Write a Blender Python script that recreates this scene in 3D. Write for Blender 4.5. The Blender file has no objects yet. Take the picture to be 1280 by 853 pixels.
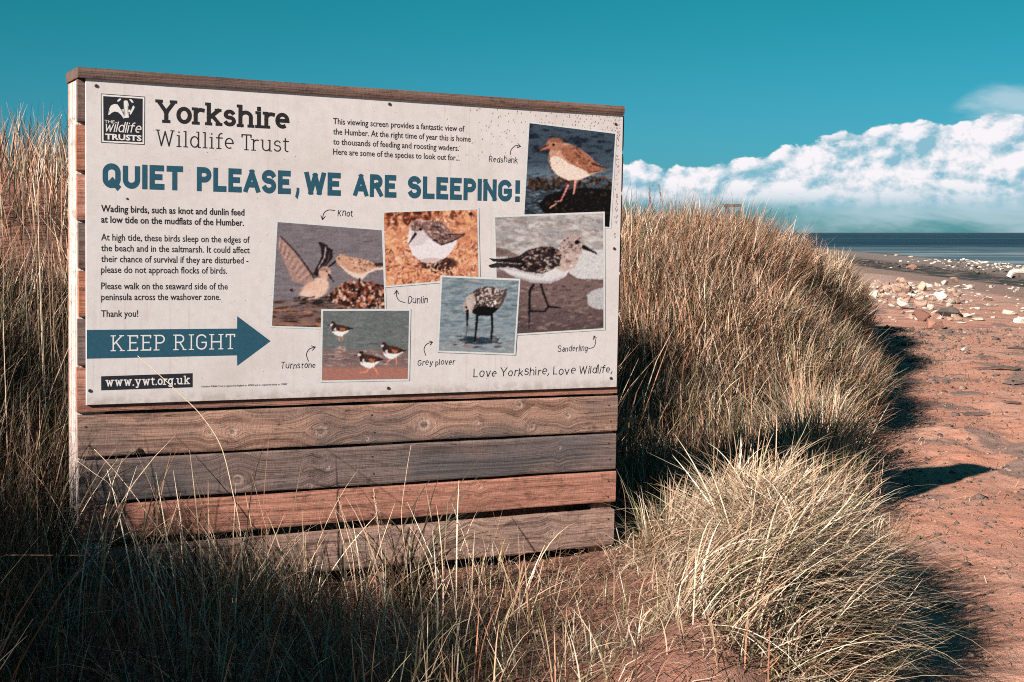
import bpy, bmesh, math, random
import numpy as np
from mathutils import Vector, Matrix, Euler
random.seed(7)
rng = np.random.default_rng(7)
R = math.radians
SC = bpy.context.scene
COL = SC.collection

# ------------------------------------------------------------------ camera
EYE = 1.25
PITCH = 4.36
cam_d = bpy.data.cameras.new("camera")
cam_d.lens = 50.0
cam_d.sensor_width = 36.0
cam_d.clip_start = 0.05
cam_d.clip_end = 60000
cam = bpy.data.objects.new("camera", cam_d)
COL.objects.link(cam)
cam.location = (0, 0, EYE)
cam.rotation_euler = (R(90 - PITCH), 0, 0)
SC.camera = cam
SC.view_settings.view_transform = 'Standard'
SC.view_settings.look = 'None'
SC.view_settings.exposure = 1.28
SC.view_settings.gamma = 1.0
SC.render.resolution_x = 1024
SC.render.resolution_y = 682
SC.cycles.max_bounces = 5
SC.cycles.diffuse_bounces = 1
SC.cycles.glossy_bounces = 2
SC.cycles.transmission_bounces = 2
SC.cycles.transparent_max_bounces = 4
SC.cycles.use_denoising = False
SC.cycles.pixel_filter_type = 'BLACKMAN_HARRIS'
SC.cycles.filter_width = 1.05

# ------------------------------------------------------------------ node helper
class NT:
    def __init__(s, tree):
        s.t = tree
    def n(s, typ, **kw):
        nd = s.t.nodes.new(typ)
        for k, v in kw.items():
            if k.startswith('i_'):
                nd.inputs[int(k[2:])].default_value = v
            else:
                setattr(nd, k, v)
        return nd
    def put(s, sock, v):
        if isinstance(v, bpy.types.NodeSocket):
            s.t.links.new(v, sock)
        elif v is not None:
            if sock.type == 'RGBA' and len(v) == 3:
                v = (*v, 1)
            sock.default_value = v
    def m(s, op, a, b=None, c=None, clamp=False):
        nd = s.t.nodes.new('ShaderNodeMath'); nd.operation = op; nd.use_clamp = clamp
        s.put(nd.inputs[0], a)
        if b is not None: s.put(nd.inputs[1], b)
        if c is not None: s.put(nd.inputs[2], c)
        return nd.outputs[0]
    def v(s, op, a, b=None):
        nd = s.t.nodes.new('ShaderNodeVectorMath'); nd.operation = op
        s.put(nd.inputs[0], a)
        if b is not None: s.put(nd.inputs[1], b)
        return nd.outputs[0]
    def scale(s, a, f):
        nd = s.t.nodes.new('ShaderNodeVectorMath'); nd.operation = 'SCALE'
        s.put(nd.inputs[0], a); s.put(nd.inputs[3], f)
        return nd.outputs[0]
    def mix(s, f, a, b, mode='MIX'):
        nd = s.t.nodes.new('ShaderNodeMix'); nd.data_type = 'RGBA'; nd.blend_type = mode
        s.put(nd.inputs[0], f); s.put(nd.inputs[6], a); s.put(nd.inputs[7], b)
        return nd.outputs[2]
    def ss(s, x, a, b, lo=0.0, hi=1.0):
        nd = s.t.nodes.new('ShaderNodeMapRange'); nd.interpolation_type = 'SMOOTHSTEP'
        s.put(nd.inputs[0], x); s.put(nd.inputs[1], a); s.put(nd.inputs[2], b)
        s.put(nd.inputs[3], lo); s.put(nd.inputs[4], hi)
        return nd.outputs[0]
    def noise(s, vec, scale, detail=4, rough=0.55, dist=0.0):
        nd = s.t.nodes.new('ShaderNodeTexNoise')
        s.put(nd.inputs['Vector'], vec)
        nd.inputs['Scale'].default_value = scale
        nd.inputs['Detail'].default_value = detail
        nd.inputs['Roughness'].default_value = rough
        nd.inputs['Distortion'].default_value = dist
        return nd.outputs[0]
    def sep(s, vec):
        nd = s.t.nodes.new('ShaderNodeSeparateXYZ'); s.put(nd.inputs[0], vec); return nd.outputs
    def comb(s, x, y, z):
        nd = s.t.nodes.new('ShaderNodeCombineXYZ')
        for i, q in enumerate((x, y, z)): s.put(nd.inputs[i], q)
        return nd.outputs[0]
    def attr(s, name, out='Color'):
        nd = s.t.nodes.new('ShaderNodeAttribute'); nd.attribute_name = name
        return nd.outputs[out]
    def bump(s, h, strength, dist):
        nd = s.t.nodes.new('ShaderNodeBump')
        nd.inputs['Strength'].default_value = strength
        nd.inputs['Distance'].default_value = dist
        s.put(nd.inputs['Height'], h)
        return nd.outputs[0]

def mat(name):
    m = bpy.data.materials.new(name); m.use_nodes = True
    m.node_tree.nodes.clear()
    k = NT(m.node_tree)
    out = k.n('ShaderNodeOutputMaterial')
    p = k.n('ShaderNodeBsdfPrincipled')
    m.node_tree.links.new(p.outputs[0], out.inputs[0])
    return m, k, p, out

# ------------------------------------------------------------------ sky and sun
SUN_AZ = 50.0      # heading of the light's travel, degrees from +X towards +Y
SUN_EL = 26.0
sd = Vector((math.cos(R(SUN_AZ)) * math.cos(R(SUN_EL)), math.sin(R(SUN_AZ)) * math.cos(R(SUN_EL)), -math.sin(R(SUN_EL))))
sun_d = bpy.data.lights.new("sun", 'SUN')
sun_d.energy = 5.0
sun_d.angle = R(0.5)
sun_d.color = (1.0, 0.92, 0.84)
sun = bpy.data.objects.new("sun", sun_d)
COL.objects.link(sun)
sun.rotation_euler = sd.to_track_quat('-Z', 'Y').to_euler()
sun.location = (-20, -20, 30)

world = bpy.data.worlds.new("World")
SC.world = world
world.use_nodes = True
world.node_tree.nodes.clear()
W = NT(world.node_tree)
wo = W.n('ShaderNodeOutputWorld')
bg = W.n('ShaderNodeBackground')
bg.inputs[1].default_value = 0.05
sky = W.n('ShaderNodeTexSky')
sky.sky_type = 'NISHITA'
sky.sun_disc = False
sky.sun_elevation = R(SUN_EL)
sky.sun_rotation = math.atan2(-sd.x, -sd.y)
sky.air_density = 1.0; sky.dust_density = 0.6; sky.ozone_density = 3.0
tc = W.n('ShaderNodeTexCoord')
dirv = W.v('NORMALIZE', tc.outputs['Generated'])
dx, dy, dz = W.sep(dirv)
az = W.m('ARCTAN2', dx, dy)
blue = W.mix(1.0, sky.outputs[0], W.mix(W.ss(dz, 0.02, 0.17), (0.128, 0.47, 0.66), (0.046, 0.48, 0.458)), 'MULTIPLY')
q = W.comb(az, W.m('MULTIPLY', dz, 1.35), 0.0)
base = W.ss(dx, 0.04, 0.34, 0.041, 0.077)
n_big = W.noise(q, 11.0, 2, 0.5)
n_mid = W.noise(q, 26.0, 8, 0.58, 0.1)
n_off = W.noise(W.v('ADD', q, (-0.0045, 0.0070, 0.0)), 26.0, 8, 0.58, 0.1)
top = W.m('ADD', base, W.m('MULTIPLY', W.m('SUBTRACT', n_big, 0.5), 0.036))
top = W.m('ADD', top, W.m('MULTIPLY', W.m('SUBTRACT', n_mid, 0.5), 0.038))
cum = W.ss(W.m('SUBTRACT', top, dz), 0.0, 0.0022)
# holes of blue inside the bank
n_hole = W.noise(W.v('ADD', q, (3.1, 0.7, 0.0)), 30.0, 5, 0.6, 0.4)
hole = W.ss(n_hole, 0.30, 0.44)
cum = W.m('MULTIPLY', cum, W.m('MAXIMUM', hole, W.ss(W.m('SUBTRACT', top, dz), 0.012, 0.0)))
# high thin sheet above the bank, to the right
n_sh = W.noise(W.comb(W.m('MULTIPLY', az, 0.6), W.m('MULTIPLY', dz, 2.2), 2.0), 13.0, 5, 0.6, 0.3)
sh_top = W.ss(dx, 0.24, 0.33, 0.050, 0.104)
sheet = W.m('MULTIPLY', W.ss(W.m('SUBTRACT', sh_top, dz), -0.004, 0.008), W.ss(n_sh, 0.38, 0.62))
sheet = W.m('MULTIPLY', sheet, W.ss(dx, 0.14, 0.26, 0.0, 0.6))
# shading of the lumps: lit from the upper left
lit = W.m('ADD', 0.70, W.m('MULTIPLY', W.m('SUBTRACT', n_mid, n_off), 6.5), clamp=True)
lit = W.m('MULTIPLY', lit, W.ss(dz, 0.014, 0.036, 0.35, 1.0), clamp=True)
ccol = W.mix(lit, (2.1, 4.2, 5.2), (7.8, 7.5, 7.8))
low = W.m('MULTIPLY', W.ss(dz, 0.034, 0.014), W.ss(dx, 0.02, 0.12))
low = W.m('MULTIPLY', low, W.ss(W.noise(W.comb(az, W.m('MULTIPLY', dz, 5.0), 5.0), 16.0, 4, 0.55), 0.25, 0.75))
low = W.m('MULTIPLY', low, W.ss(dz, 0.001, 0.018))
c1 = W.mix(W.m('MULTIPLY', low, 0.45), blue, (1.25, 3.4, 4.5))
c2 = W.mix(sheet, c1, (5.0, 6.0, 6.7))
cum = W.m('MULTIPLY', cum, W.ss(dz, 0.010, 0.026))
c3 = W.mix(cum, c2, ccol)
world.node_tree.links.new(c3, bg.inputs[0])
world.node_tree.links.new(bg.outputs[0], wo.inputs[0])

# ------------------------------------------------------------------ small tools
def hsh(i, j, s):
    h = (i.astype(np.int64) * 374761393 + j.astype(np.int64) * 668265263 + s * 974711) & 0x7fffffff
    h = ((h ^ (h >> 13)) * 1274126177) & 0x7fffffff
    return ((h ^ (h >> 16)) & 0xffff) / 65535.0
def vnoise(x, y, s=0):
    x = np.asarray(x, float); y = np.asarray(y, float)
    i = np.floor(x); j = np.floor(y); fx = x - i; fy = y - j
    fx = fx * fx * (3 - 2 * fx); fy = fy * fy * (3 - 2 * fy)
    a = hsh(i, j, s); b = hsh(i + 1, j, s); c = hsh(i, j + 1, s); d = hsh(i + 1, j + 1, s)
    return (a * (1 - fx) + b * fx) * (1 - fy) + (c * (1 - fx) + d * fx) * fy
def fbm(x, y, s=0, o=4, r=0.5):
    t = 0; a = 1.0; n = 0
    for k in range(o):
        t = t + a * vnoise(np.asarray(x) * 2 ** k + 17.3 * k, np.asarray(y) * 2 ** k + 5.1 * k, s + k); n += a; a *= r
    return t / n
def sst(x, a, b):
    t = np.clip((np.asarray(x, float) - a) / (b - a), 0, 1)
    return t * t * (3 - 2 * t)

def tag(o, label=None, cat=None, group=None, kind=None):
    if label: o['label'] = label
    if cat: o['category'] = cat
    if group: o['group'] = group
    if kind: o['kind'] = kind
    return o
def empty(name, loc=(0, 0, 0), mw=None):
    o = bpy.data.objects.new(name, None); COL.objects.link(o)
    o.empty_display_size = 0.1
    if mw is not None: o.matrix_world = mw
    else: o.location = loc
    return o
def link(name, me, m, parent=None):
    o = bpy.data.objects.new(name, me)
    if m is not None and len(me.materials) == 0: me.materials.append(m)
    COL.objects.link(o)
    if parent is not None: o.parent = parent
    return o
def fast_mesh(name, V, F, smooth=False, mat_=None, colors=None, vec=None):
    """V (n,3), F (m,4) or (m,3) integer arrays"""
    V = np.ascontiguousarray(V, dtype=np.float32); F = np.ascontiguousarray(F, dtype=np.int32)
    me = bpy.data.meshes.new(name)
    k = F.shape[1]
    me.vertices.add(len(V)); me.vertices.foreach_set('co', V.ravel())
    me.loops.add(F.size); me.loops.foreach_set('vertex_index', F.ravel())
    me.polygons.add(len(F)); me.polygons.foreach_set('loop_start', np.arange(0, F.size, k, dtype=np.int32))
    me.polygons.foreach_set('use_smooth', np.full(len(F), smooth))
    if colors is not None:
        for nm, c in colors.items():
            a = me.attributes.new(nm, 'FLOAT_COLOR', 'POINT')
            c4 = np.ones((len(V), 4), np.float32); c4[:, :3] = c
            a.data.foreach_set('color', c4.ravel())
    if vec is not None:
        for nm, c in vec.items():
            a = me.attributes.new(nm, 'FLOAT_VECTOR', 'POINT')
            a.data.foreach_set('vector', np.ascontiguousarray(c, np.float32).ravel())
    me.update(calc_edges=True)
    if mat_ is not None: me.materials.append(mat_)
    return me
def grid_faces(nx, ny):
    i = np.arange(nx - 1)[:, None]; j = np.arange(ny - 1)[None, :]
    a = (i * ny + j).ravel()
    return np.stack([a, a + ny, a + ny + 1, a + 1], 1)
def s2l(c):
    c = np.asarray(c, float) / 255.0
    return np.where(c <= 0.04045, c / 12.92, ((c + 0.055) / 1.055) ** 2.4)

# ------------------------------------------------------------------ lie of the land
def edge_x(y):
    y = np.asarray(y, float)
    e = 1.34 + 0.25 * (y - 5.0)
    e = e + 0.10 * np.sin(y * 1.7 + 0.5) * sst(y, 6, 9) + 0.06 * np.sin(y * 4.1)
    return e - 0.35 * np.clip(y - 24.5, 0, 14) ** 1.5
def land(x, y, fine=True):
    x = np.asarray(x, float); y = np.asarray(y, float)
    e = edge_x(y)
    s = e - x
    path = -0.35 - 0.0465 * np.clip(x - 0.1 * y - 5.0, 0, 400) - 0.004 * np.clip(y - 26, 0, 60)
    path = path + 0.05 * (fbm(x * 0.35, y * 0.35, 3, 3) - 0.5) * sst(np.abs(y), 400, 60)
    # crest height of the dune along y
    hc = np.interp(y, [0, 8.4, 9.6, 11.5, 13, 16, 19, 22, 24, 25.5, 27], [0.20, 0.20, 0.38, 1.12, 1.46, 1.20, 0.88, 0.52, 0.26, 0.06, 0.0])
    wdt = np.interp(y, [0, 8, 9.5, 13, 16, 19, 22, 26], [0.45, 0.5, 1.2, 2.3, 2.0, 1.3, 0.75, 0.6])
    side = sst(s, -0.05, wdt * np.interp(y, [9, 12, 16], [1.0, .8, .55]))
    z = hc * side
    # grassy hump right of the screen
    z = z + 0.04 * np.exp(-((x - 1.12) / 0.42) ** 2 - ((y - 5.6) / 1.0) ** 2) * sst(s, 0, .3)
    z = z + 0.23 * np.exp(-((s - 0.46) / 0.34) ** 2) * sst(y, 3.4, 4.4) * sst(6.5 - y, 0, 1.0)
    # inland part of the dune goes on rising a little, and the bank left of the screen
    z = z + 0.35 * sst(-x, 1.0, 9.0) * sst(y, 9, 14)
    z = z + 1.15 * np.exp(-((x + 0.85) / 0.95) ** 4 - ((y - 8.5) / 0.85) ** 2)  # unseen hump behind the screen, added to cast shade into the hollow
    bank = 0.80 * sst(-x - 0.10 * (y - 5), 1.75, 3.2) * sst(y, -1.0, 4.5)
    z = z + 0.40 * np.exp(-((x + 1.85) / .50) ** 4 - ((y - 2.55) / .55) ** 4)  # out-of-view rise on the bank, added to shade the foreground
    bank = bank * (1 - 0.5 * sst(y, 9, 14)) + 0.36 * sst(-x, 1.30, 1.85) * sst(y, 0.8, 2.2) * sst(4.1 - y, 0, 0.9) * (1 - sst(-x, 1.9, 3.2) * .7)
    z = z + bank + 0.12 * sst(-x, 0.5, 1.7) * sst(s, 0.2, 1)
    z = z * sst(27.5 - y, 0, 2)
    z = z + sst(s, 0, 0.6) * 0.10 * (fbm(x * 1.1, y * 1.1, 11, 4) - 0.5)
    z = z + path
    if fine:
        near = sst(np.hypot(x, y), 30, 12)
        z = z + near * 0.042 * (fbm(x * 6, y * 6, 21, 5, .6) - 0.5) + near * 0.12 * np.clip(fbm(x * 2.6, y * 2.6, 27, 4, .6) - .52, 0, 1) * sst(-s, -.2, .1) * (1 - .7 * np.exp(-((s + 2.2) / .6) ** 2))
        z = z + near * 0.05 * (fbm(x * 9, y * 9, 33, 3, .7) - 0.5) * sst(s, .35, .8)
        # wheel ruts running along the track
        r1 = np.exp(-(((s + 0.95) / 0.16) ** 2)) + np.exp(-(((s + 2.25) / 0.18) ** 2))
        z = z - near * 0.022 * r1 + near * 0.012 * np.exp(-(((s + 1.25) / 0.12) ** 2))
    return z
def gz(x, y):
    return float(land(np.array([x]), np.array([y]))[0])

def axis(lo, hi, step, far_lo, far_hi, g=1.14):
    a = list(np.arange(lo, hi + 1e-6, step))
    st = step; v = hi; up = []
    while v < far_hi:
        st *= g; v += st; up.append(v)
    st = step; v = lo; dn = []
    while v > far_lo:
        st *= g; v -= st; dn.append(v)
    return np.array(dn[::-1] + a + up)

# ------------------------------------------------------------------ ground sheet
def build_ground():
    xs = axis(-1.6, 5.2, 0.035, -9000, 9000, 1.08)
    ys = axis(4.2, 12.5, 0.035, -400, 700, 1.05)
    X, Y = np.meshgrid(xs, ys, indexing='ij')
    Z = land(X, Y)
    Z = np.maximum(Z, -6.0)
    Z = np.where(Y > 420, np.minimum(Z, -3.0), Z)
    V = np.stack([X, Y, Z], -1).reshape(-1, 3)
    m, k, p, out = mat("sand_and_soil")
    g = k.n('ShaderNodeNewGeometry').outputs['Position']
    x, y, z = k.sep(g)
    n1 = k.noise(g, 1.3, 5, 0.6)
    n2 = k.noise(g, 9.0, 6, 0.65)
    n3 = k.noise(g, 60.0, 4, 0.7)
    c = k.mix(k.ss(n1, 0.3, 0.7), (0.52, 0.215, 0.140), (0.58, 0.30, 0.215))
    c = k.mix(k.ss(n2, 0.42, 0.72, 0, .55), c, (0.38, 0.150, 0.100))
    c = k.mix(k.ss(n3, 0.56, 0.74, 0, 0.6), c, (0.25, 0.115, 0.080))
    c = k.mix(k.ss(k.noise(g, 34.0, 2, .5), 0.66, 0.74, 0, 0.55), c, (0.55, 0.33, 0.25))
    c = k.mix(k.ss(k.noise(g, 46.0, 3, .75), 0.64, 0.72, 0, 0.75), c, (0.13, 0.065, 0.045))
    c = k.mix(k.ss(k.noise(g, 3.5, 4, .6), 0.52, 0.68, 0, 0.45), c, (0.40, 0.24, 0.19))
    # grey stony streaks lying across the track
    st = k.noise(k.comb(k.m('MULTIPLY', x, 0.55), k.m('MULTIPLY', y, 0.8), 0.0), 2.2, 4, 0.6)
    stm = k.m('MULTIPLY', k.ss(st, 0.55, 0.68), k.ss(y, 10.0, 13.5))
    stm = k.m('MULTIPLY', stm, k.ss(n3, 0.30, 0.52, 0.35, 0.85))
    c = k.mix(stm, c, (0.15, 0.105, 0.095))
    # flat slabs of grey clay showing through
    sl = k.noise(k.comb(k.m('MULTIPLY', x, 0.9), k.m('MULTIPLY', y, 0.55), 7.0), 1.6, 3, 0.5, 0.6)
    c = k.mix(k.m('MULTIPLY', k.ss(sl, 0.555, 0.60), k.m('MULTIPLY', k.ss(y, 7.0, 9.0), k.ss(n2, .3, .5, .4, .8))), c, (0.20, 0.135, 0.115))
    # dark crumbly soil between the roots, under the screen and the dune
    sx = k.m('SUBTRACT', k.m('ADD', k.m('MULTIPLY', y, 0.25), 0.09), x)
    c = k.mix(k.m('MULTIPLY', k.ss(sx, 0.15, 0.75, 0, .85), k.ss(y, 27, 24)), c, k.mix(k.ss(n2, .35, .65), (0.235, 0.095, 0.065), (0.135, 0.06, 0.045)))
    # away from the dune the sand greys
    c = k.mix(k.ss(y, 24, 60, 0, 0.85), c, k.mix(k.ss(k.noise(k.comb(k.m('MULTIPLY', x, .25), y, 0.0), .35, 4, .6), .35, .65), (0.44, 0.275, 0.22), (0.36, 0.24, 0.195)))
    # damp shore with dark weed and wrack
    w = k.m('SUBTRACT', x, k.m('MULTIPLY', y, 0.10))
    w = k.m('ADD', w, k.m('MULTIPLY', k.m('SUBTRACT', k.noise(g, 0.09, 3, .5), 0.5), 5.0))
    c = k.mix(k.m('MULTIPLY', k.ss(w, 10.0, 11.5), 0.6), c, (0.155, 0.095, 0.075))
    speck = k.noise(k.comb(k.m('MULTIPLY', x, 1.0), k.m('MULTIPLY', y, .35), 0.0), 0.8, 6, 0.75)
    wrack = k.m('MULTIPLY', k.ss(w, 13.8, 14.8), k.ss(w, 24, 19))
    c = k.mix(k.m('MULTIPLY', wrack, k.ss(speck, 0.60, 0.50)), c, (0.030, 0.032, 0.030))
    c = k.mix(k.m('MULTIPLY', k.ss(w, 19, 24), .8), c, (0.19, 0.15, 0.13))
    c = k.mix(k.m('MULTIPLY', k.ss(w, 33, 36), .85), c, (0.03, 0.035, 0.035))
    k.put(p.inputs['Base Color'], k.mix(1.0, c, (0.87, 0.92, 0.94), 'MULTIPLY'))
    p.inputs['Roughness'].default_value = 0.93
    p.inputs['Specular IOR Level'].default_value = 0.2
    h = k.m('ADD', k.m('MULTIPLY', n2, 0.6), k.m('MULTIPLY', n3, 0.5))
    h = k.m('ADD', h, k.m('MULTIPLY', k.noise(g, 220.0, 2, .6), 0.22))
    k.put(p.inputs['Normal'], k.bump(h, 1.0, 0.030))
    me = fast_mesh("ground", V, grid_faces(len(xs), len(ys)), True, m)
    tag(link("ground", me, m), kind='structure')
build_ground()

def build_sea():
    m, k, p, out = mat("sea_water")
    g = k.n('ShaderNodeNewGeometry').outputs['Position']
    x, y, z = k.sep(g)
    far = k.ss(y, 350, 1500)
    n = k.noise(k.comb(k.m('MULTIPLY', x, 0.012), k.m('MULTIPLY', y, 0.014), 0.0), 1.0, 5, 0.55, 0.6)
    wash = k.ss(k.m('ADD', n, k.ss(y, 560, 170, -0.2, 0.26)), 0.46, 0.66)
    c = k.mix(k.ss(k.noise(k.comb(k.m('MULTIPLY', x, .002), k.m('MULTIPLY', y, .006), 3.0), 1.0, 4), .4, .6), (0.012, 0.030, 0.048), (0.020, 0.050, 0.072))
    c = k.mix(k.ss(y, 2500, 9000, 0, .8), c, (0.055, 0.062, 0.064))
    c = k.mix(k.m('MULTIPLY', wash, k.ss(y, 760, 420, 0, 0.8)), c, (0.075, 0.115, 0.135))
    foam = k.ss(k.m('ADD', k.noise(k.comb(k.m('MULTIPLY', x, 0.02), k.m('MULTIPLY', y, 0.03), 8.0), 1.0, 5, 0.6), k.ss(y, 430, 190, -0.22, 0.10)), 0.56, 0.66)
    c = k.mix(k.m('MULTIPLY', foam, 0.6), c, (0.24, 0.28, 0.30))
    k.put(p.inputs['Base Color'], c)
    p.inputs['Roughness'].default_value = 0.6
    p.inputs['Specular IOR Level'].default_value = 0.08
    xs = np.concatenate([-np.geomspace(30000, 40, 30), np.linspace(-30, 300, 34), np.geomspace(330, 30000, 26)])
    ys = np.concatenate([np.linspace(-300, 900, 240), np.geomspace(920, 45000, 30)])
    X, Y = np.meshgrid(xs, ys, indexing='ij')
    Z = -2.05 + 0.16 * (fbm(X * 0.03, Y * 0.12, 5, 4) - 0.5) * sst(Y, 2500, 300)
    me = fast_mesh("sea", np.stack([X, Y, Z], -1).reshape(-1, 3), grid_faces(len(xs), len(ys)), True, m)
    tag(link("sea", me, m), kind='structure')
build_sea()

# ------------------------------------------------------------------ the plane of the screen
# survey of the board: photo coordinates (1280 x 853) of points on its face -> metres on the face
F = 50.0 / 36.0 * 1280
RC = Euler((R(90 - PITCH), 0, 0)).to_matrix()
EYEV = Vector((0, 0, EYE))
def ray(px, py):
    return RC @ Vector(((px - 640) / F, -(py - 426.5) / F, -1.0))
def at(px, py, depth):
    d = ray(px, py); return EYEV + d * (depth / d.y)
bu = (RC @ Vector((3450, 56.5, -F))).normalized()
bv = -(RC @ Vector((-470, -25600, -1751))).normalized()
bn = bv.cross(bu).normalized()          # into the board, away from the viewer
bv = bu.cross(bn).normalized()
O0 = at(107, 97, 5.19)
def face(px, py, depth=0.0):
    """point of the photo -> (u, z) on the plane `depth` behind the panel face"""
    d = ray(px, py); o = O0 + bn * depth
    t = (o - EYEV).dot(bn) / d.dot(bn)
    p = EYEV + d * t - O0
    return p.dot(bu), p.dot(bv)
def to_px(u, z, y=0.0):
    p = O0 + bu * u + bn * y + bv * z - EYEV
    c = RC.transposed() @ p
    return 640 + F * c.x / -c.z, 426.5 - F * c.y / -c.z
W_P = (face(779, 143)[0] + face(771, 483)[0]) / 2
H_P = -(face(108, 508)[1] + face(771, 483)[1]) / 2
def frame_at(u, y, z):
    o = O0 + bu * u + bn * y + bv * z
    return Matrix(((bu.x, bn.x, bv.x, o.x), (bu.y, bn.y, bv.y, o.y), (bu.z, bn.z, bv.z, o.z), (0, 0, 0, 1)))
print('PANEL', W_P, H_P, face(779, 143), face(771, 483), face(108, 508), bu, bv, bn)

# ------------------------------------------------------------------ weathered timber
def wood_mat():
    m, k, p, out = mat("weathered_timber")
    gv = k.attr('grain', 'Vector'); col = k.attr('tone')
    kn = k.sep(k.attr('knot', 'Vector'))
    n1 = k.noise(gv, 1.0, 5, 0.6)
    n2 = k.noise(k.scale(gv, 3.7), 1.0, 3, 0.6)
    n3 = k.noise(k.v('MULTIPLY', gv, (1.6, 0.07, 1.0)), 1.0, 4, 0.6)
    c = k.mix(k.ss(n1, 0.44, 0.66, 0, .62), col, k.mix(1.0, col, (0.36, 0.28, 0.25), 'MULTIPLY'))
    c = k.mix(k.ss(n2, 0.54, 0.68, 0, 0.6), c, k.mix(1.0, c, (0.45, 0.40, 0.40), 'MULTIPLY'))
    ob = k.n('ShaderNodeTexCoord').outputs['Object']
    blot = k.noise(k.v('MULTIPLY', ob, (9.0, 9.0, 24.0)), 1.0, 6, 0.72, 0.8)
    c = k.mix(k.ss(blot, 0.50, 0.66, 0, .7), c, k.mix(1.0, c, (0.42, 0.38, 0.38), 'MULTIPLY'))
    c = k.mix(k.ss(blot, 0.44, 0.30, 0, .35), c, k.mix(1.0, c, (1.5, 1.4, 1.35), 'MULTIPLY'))
    fib = k.noise(k.v('MULTIPLY', gv, (2.2, 5.5, 1.0)), 1.0, 4, 0.7)
    c = k.mix(k.ss(fib, 0.52, 0.66, 0, .55), c, k.mix(1.0, c, (0.40, 0.34, 0.32), 'MULTIPLY'))
    c = k.mix(k.ss(fib, 0.42, 0.30, 0, .5), c, k.mix(1.0, c, (1.55, 1.45, 1.4), 'MULTIPLY'))
    crack = k.noise(k.v('MULTIPLY', gv, (0.9, 1.3, 1.0)), 1.0, 1, 0.4)
    crk = k.m('MULTIPLY', k.ss(k.m('ABSOLUTE', k.m('SUBTRACT', crack, 0.5)), 0.012, 0.003), k.ss(blot, .45, .6))
    c = k.mix(k.m('MULTIPLY', crk, .7), c, (0.03, 0.02, 0.017))
    saw = k.noise(k.v('MULTIPLY', ob, (95.0, 95.0, 40.0)), 1.0, 3, 0.7, 0.6)
    c = k.mix(k.ss(saw, 0.54, 0.70, 0, .42), c, k.mix(1.0, c, (0.45, 0.38, 0.36), 'MULTIPLY'))
    c = k.mix(k.ss(saw, 0.42, 0.28, 0, .35), c, k.mix(1.0, c, (1.5, 1.45, 1.4), 'MULTIPLY'))
    # weathering: grey patches
    grey = k.m('MULTIPLY', k.ss(n3, 0.38, 0.66), kn[1], clamp=True)
    c = k.mix(grey, c, k.mix(1.0, (0.105, 0.088, 0.088), k.mix(k.ss(n1, .4, .65), (1, 1, 1), (.55, .55, .55)), 'MULTIPLY'))
    c = k.mix(k.m('MULTIPLY', k.m('MULTIPLY', k.ss(kn[0], 0.0, .6), k.ss(kn[0], 1.0, .75)), k.ss(n1, .62, .35, .25, .75)), c, (0.40, 0.30, 0.26))
    c = k.mix(k.ss(kn[0], 0.78, 0.98, 0, .8), c, k.mix(k.ss(n2, .4, .6), (0.20, 0.12, 0.10), (0.075, 0.05, 0.043)))
    k.put(p.inputs['Base Color'], c)
    p.inputs['Roughness'].default_value = 0.82
    p.inputs['Specular IOR Level'].default_value = 0.25
    h = k.m('SUBTRACT', k.m('MULTIPLY', n1, -1.0), k.m('MULTIPLY', n2, 0.5))
    h = k.m('SUBTRACT', h, k.m('MULTIPLY', kn[0], 0.25))
    h = k.m('SUBTRACT', h, k.m('ADD', k.m('MULTIPLY', fib, 0.6), k.m('ADD', k.m('MULTIPLY', crk, .5), k.m('MULTIPLY', saw, .4))))
    k.put(p.inputs['Normal'], k.bump(h, 0.8, 0.006))
    return m
WOOD = wood_mat()

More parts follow.
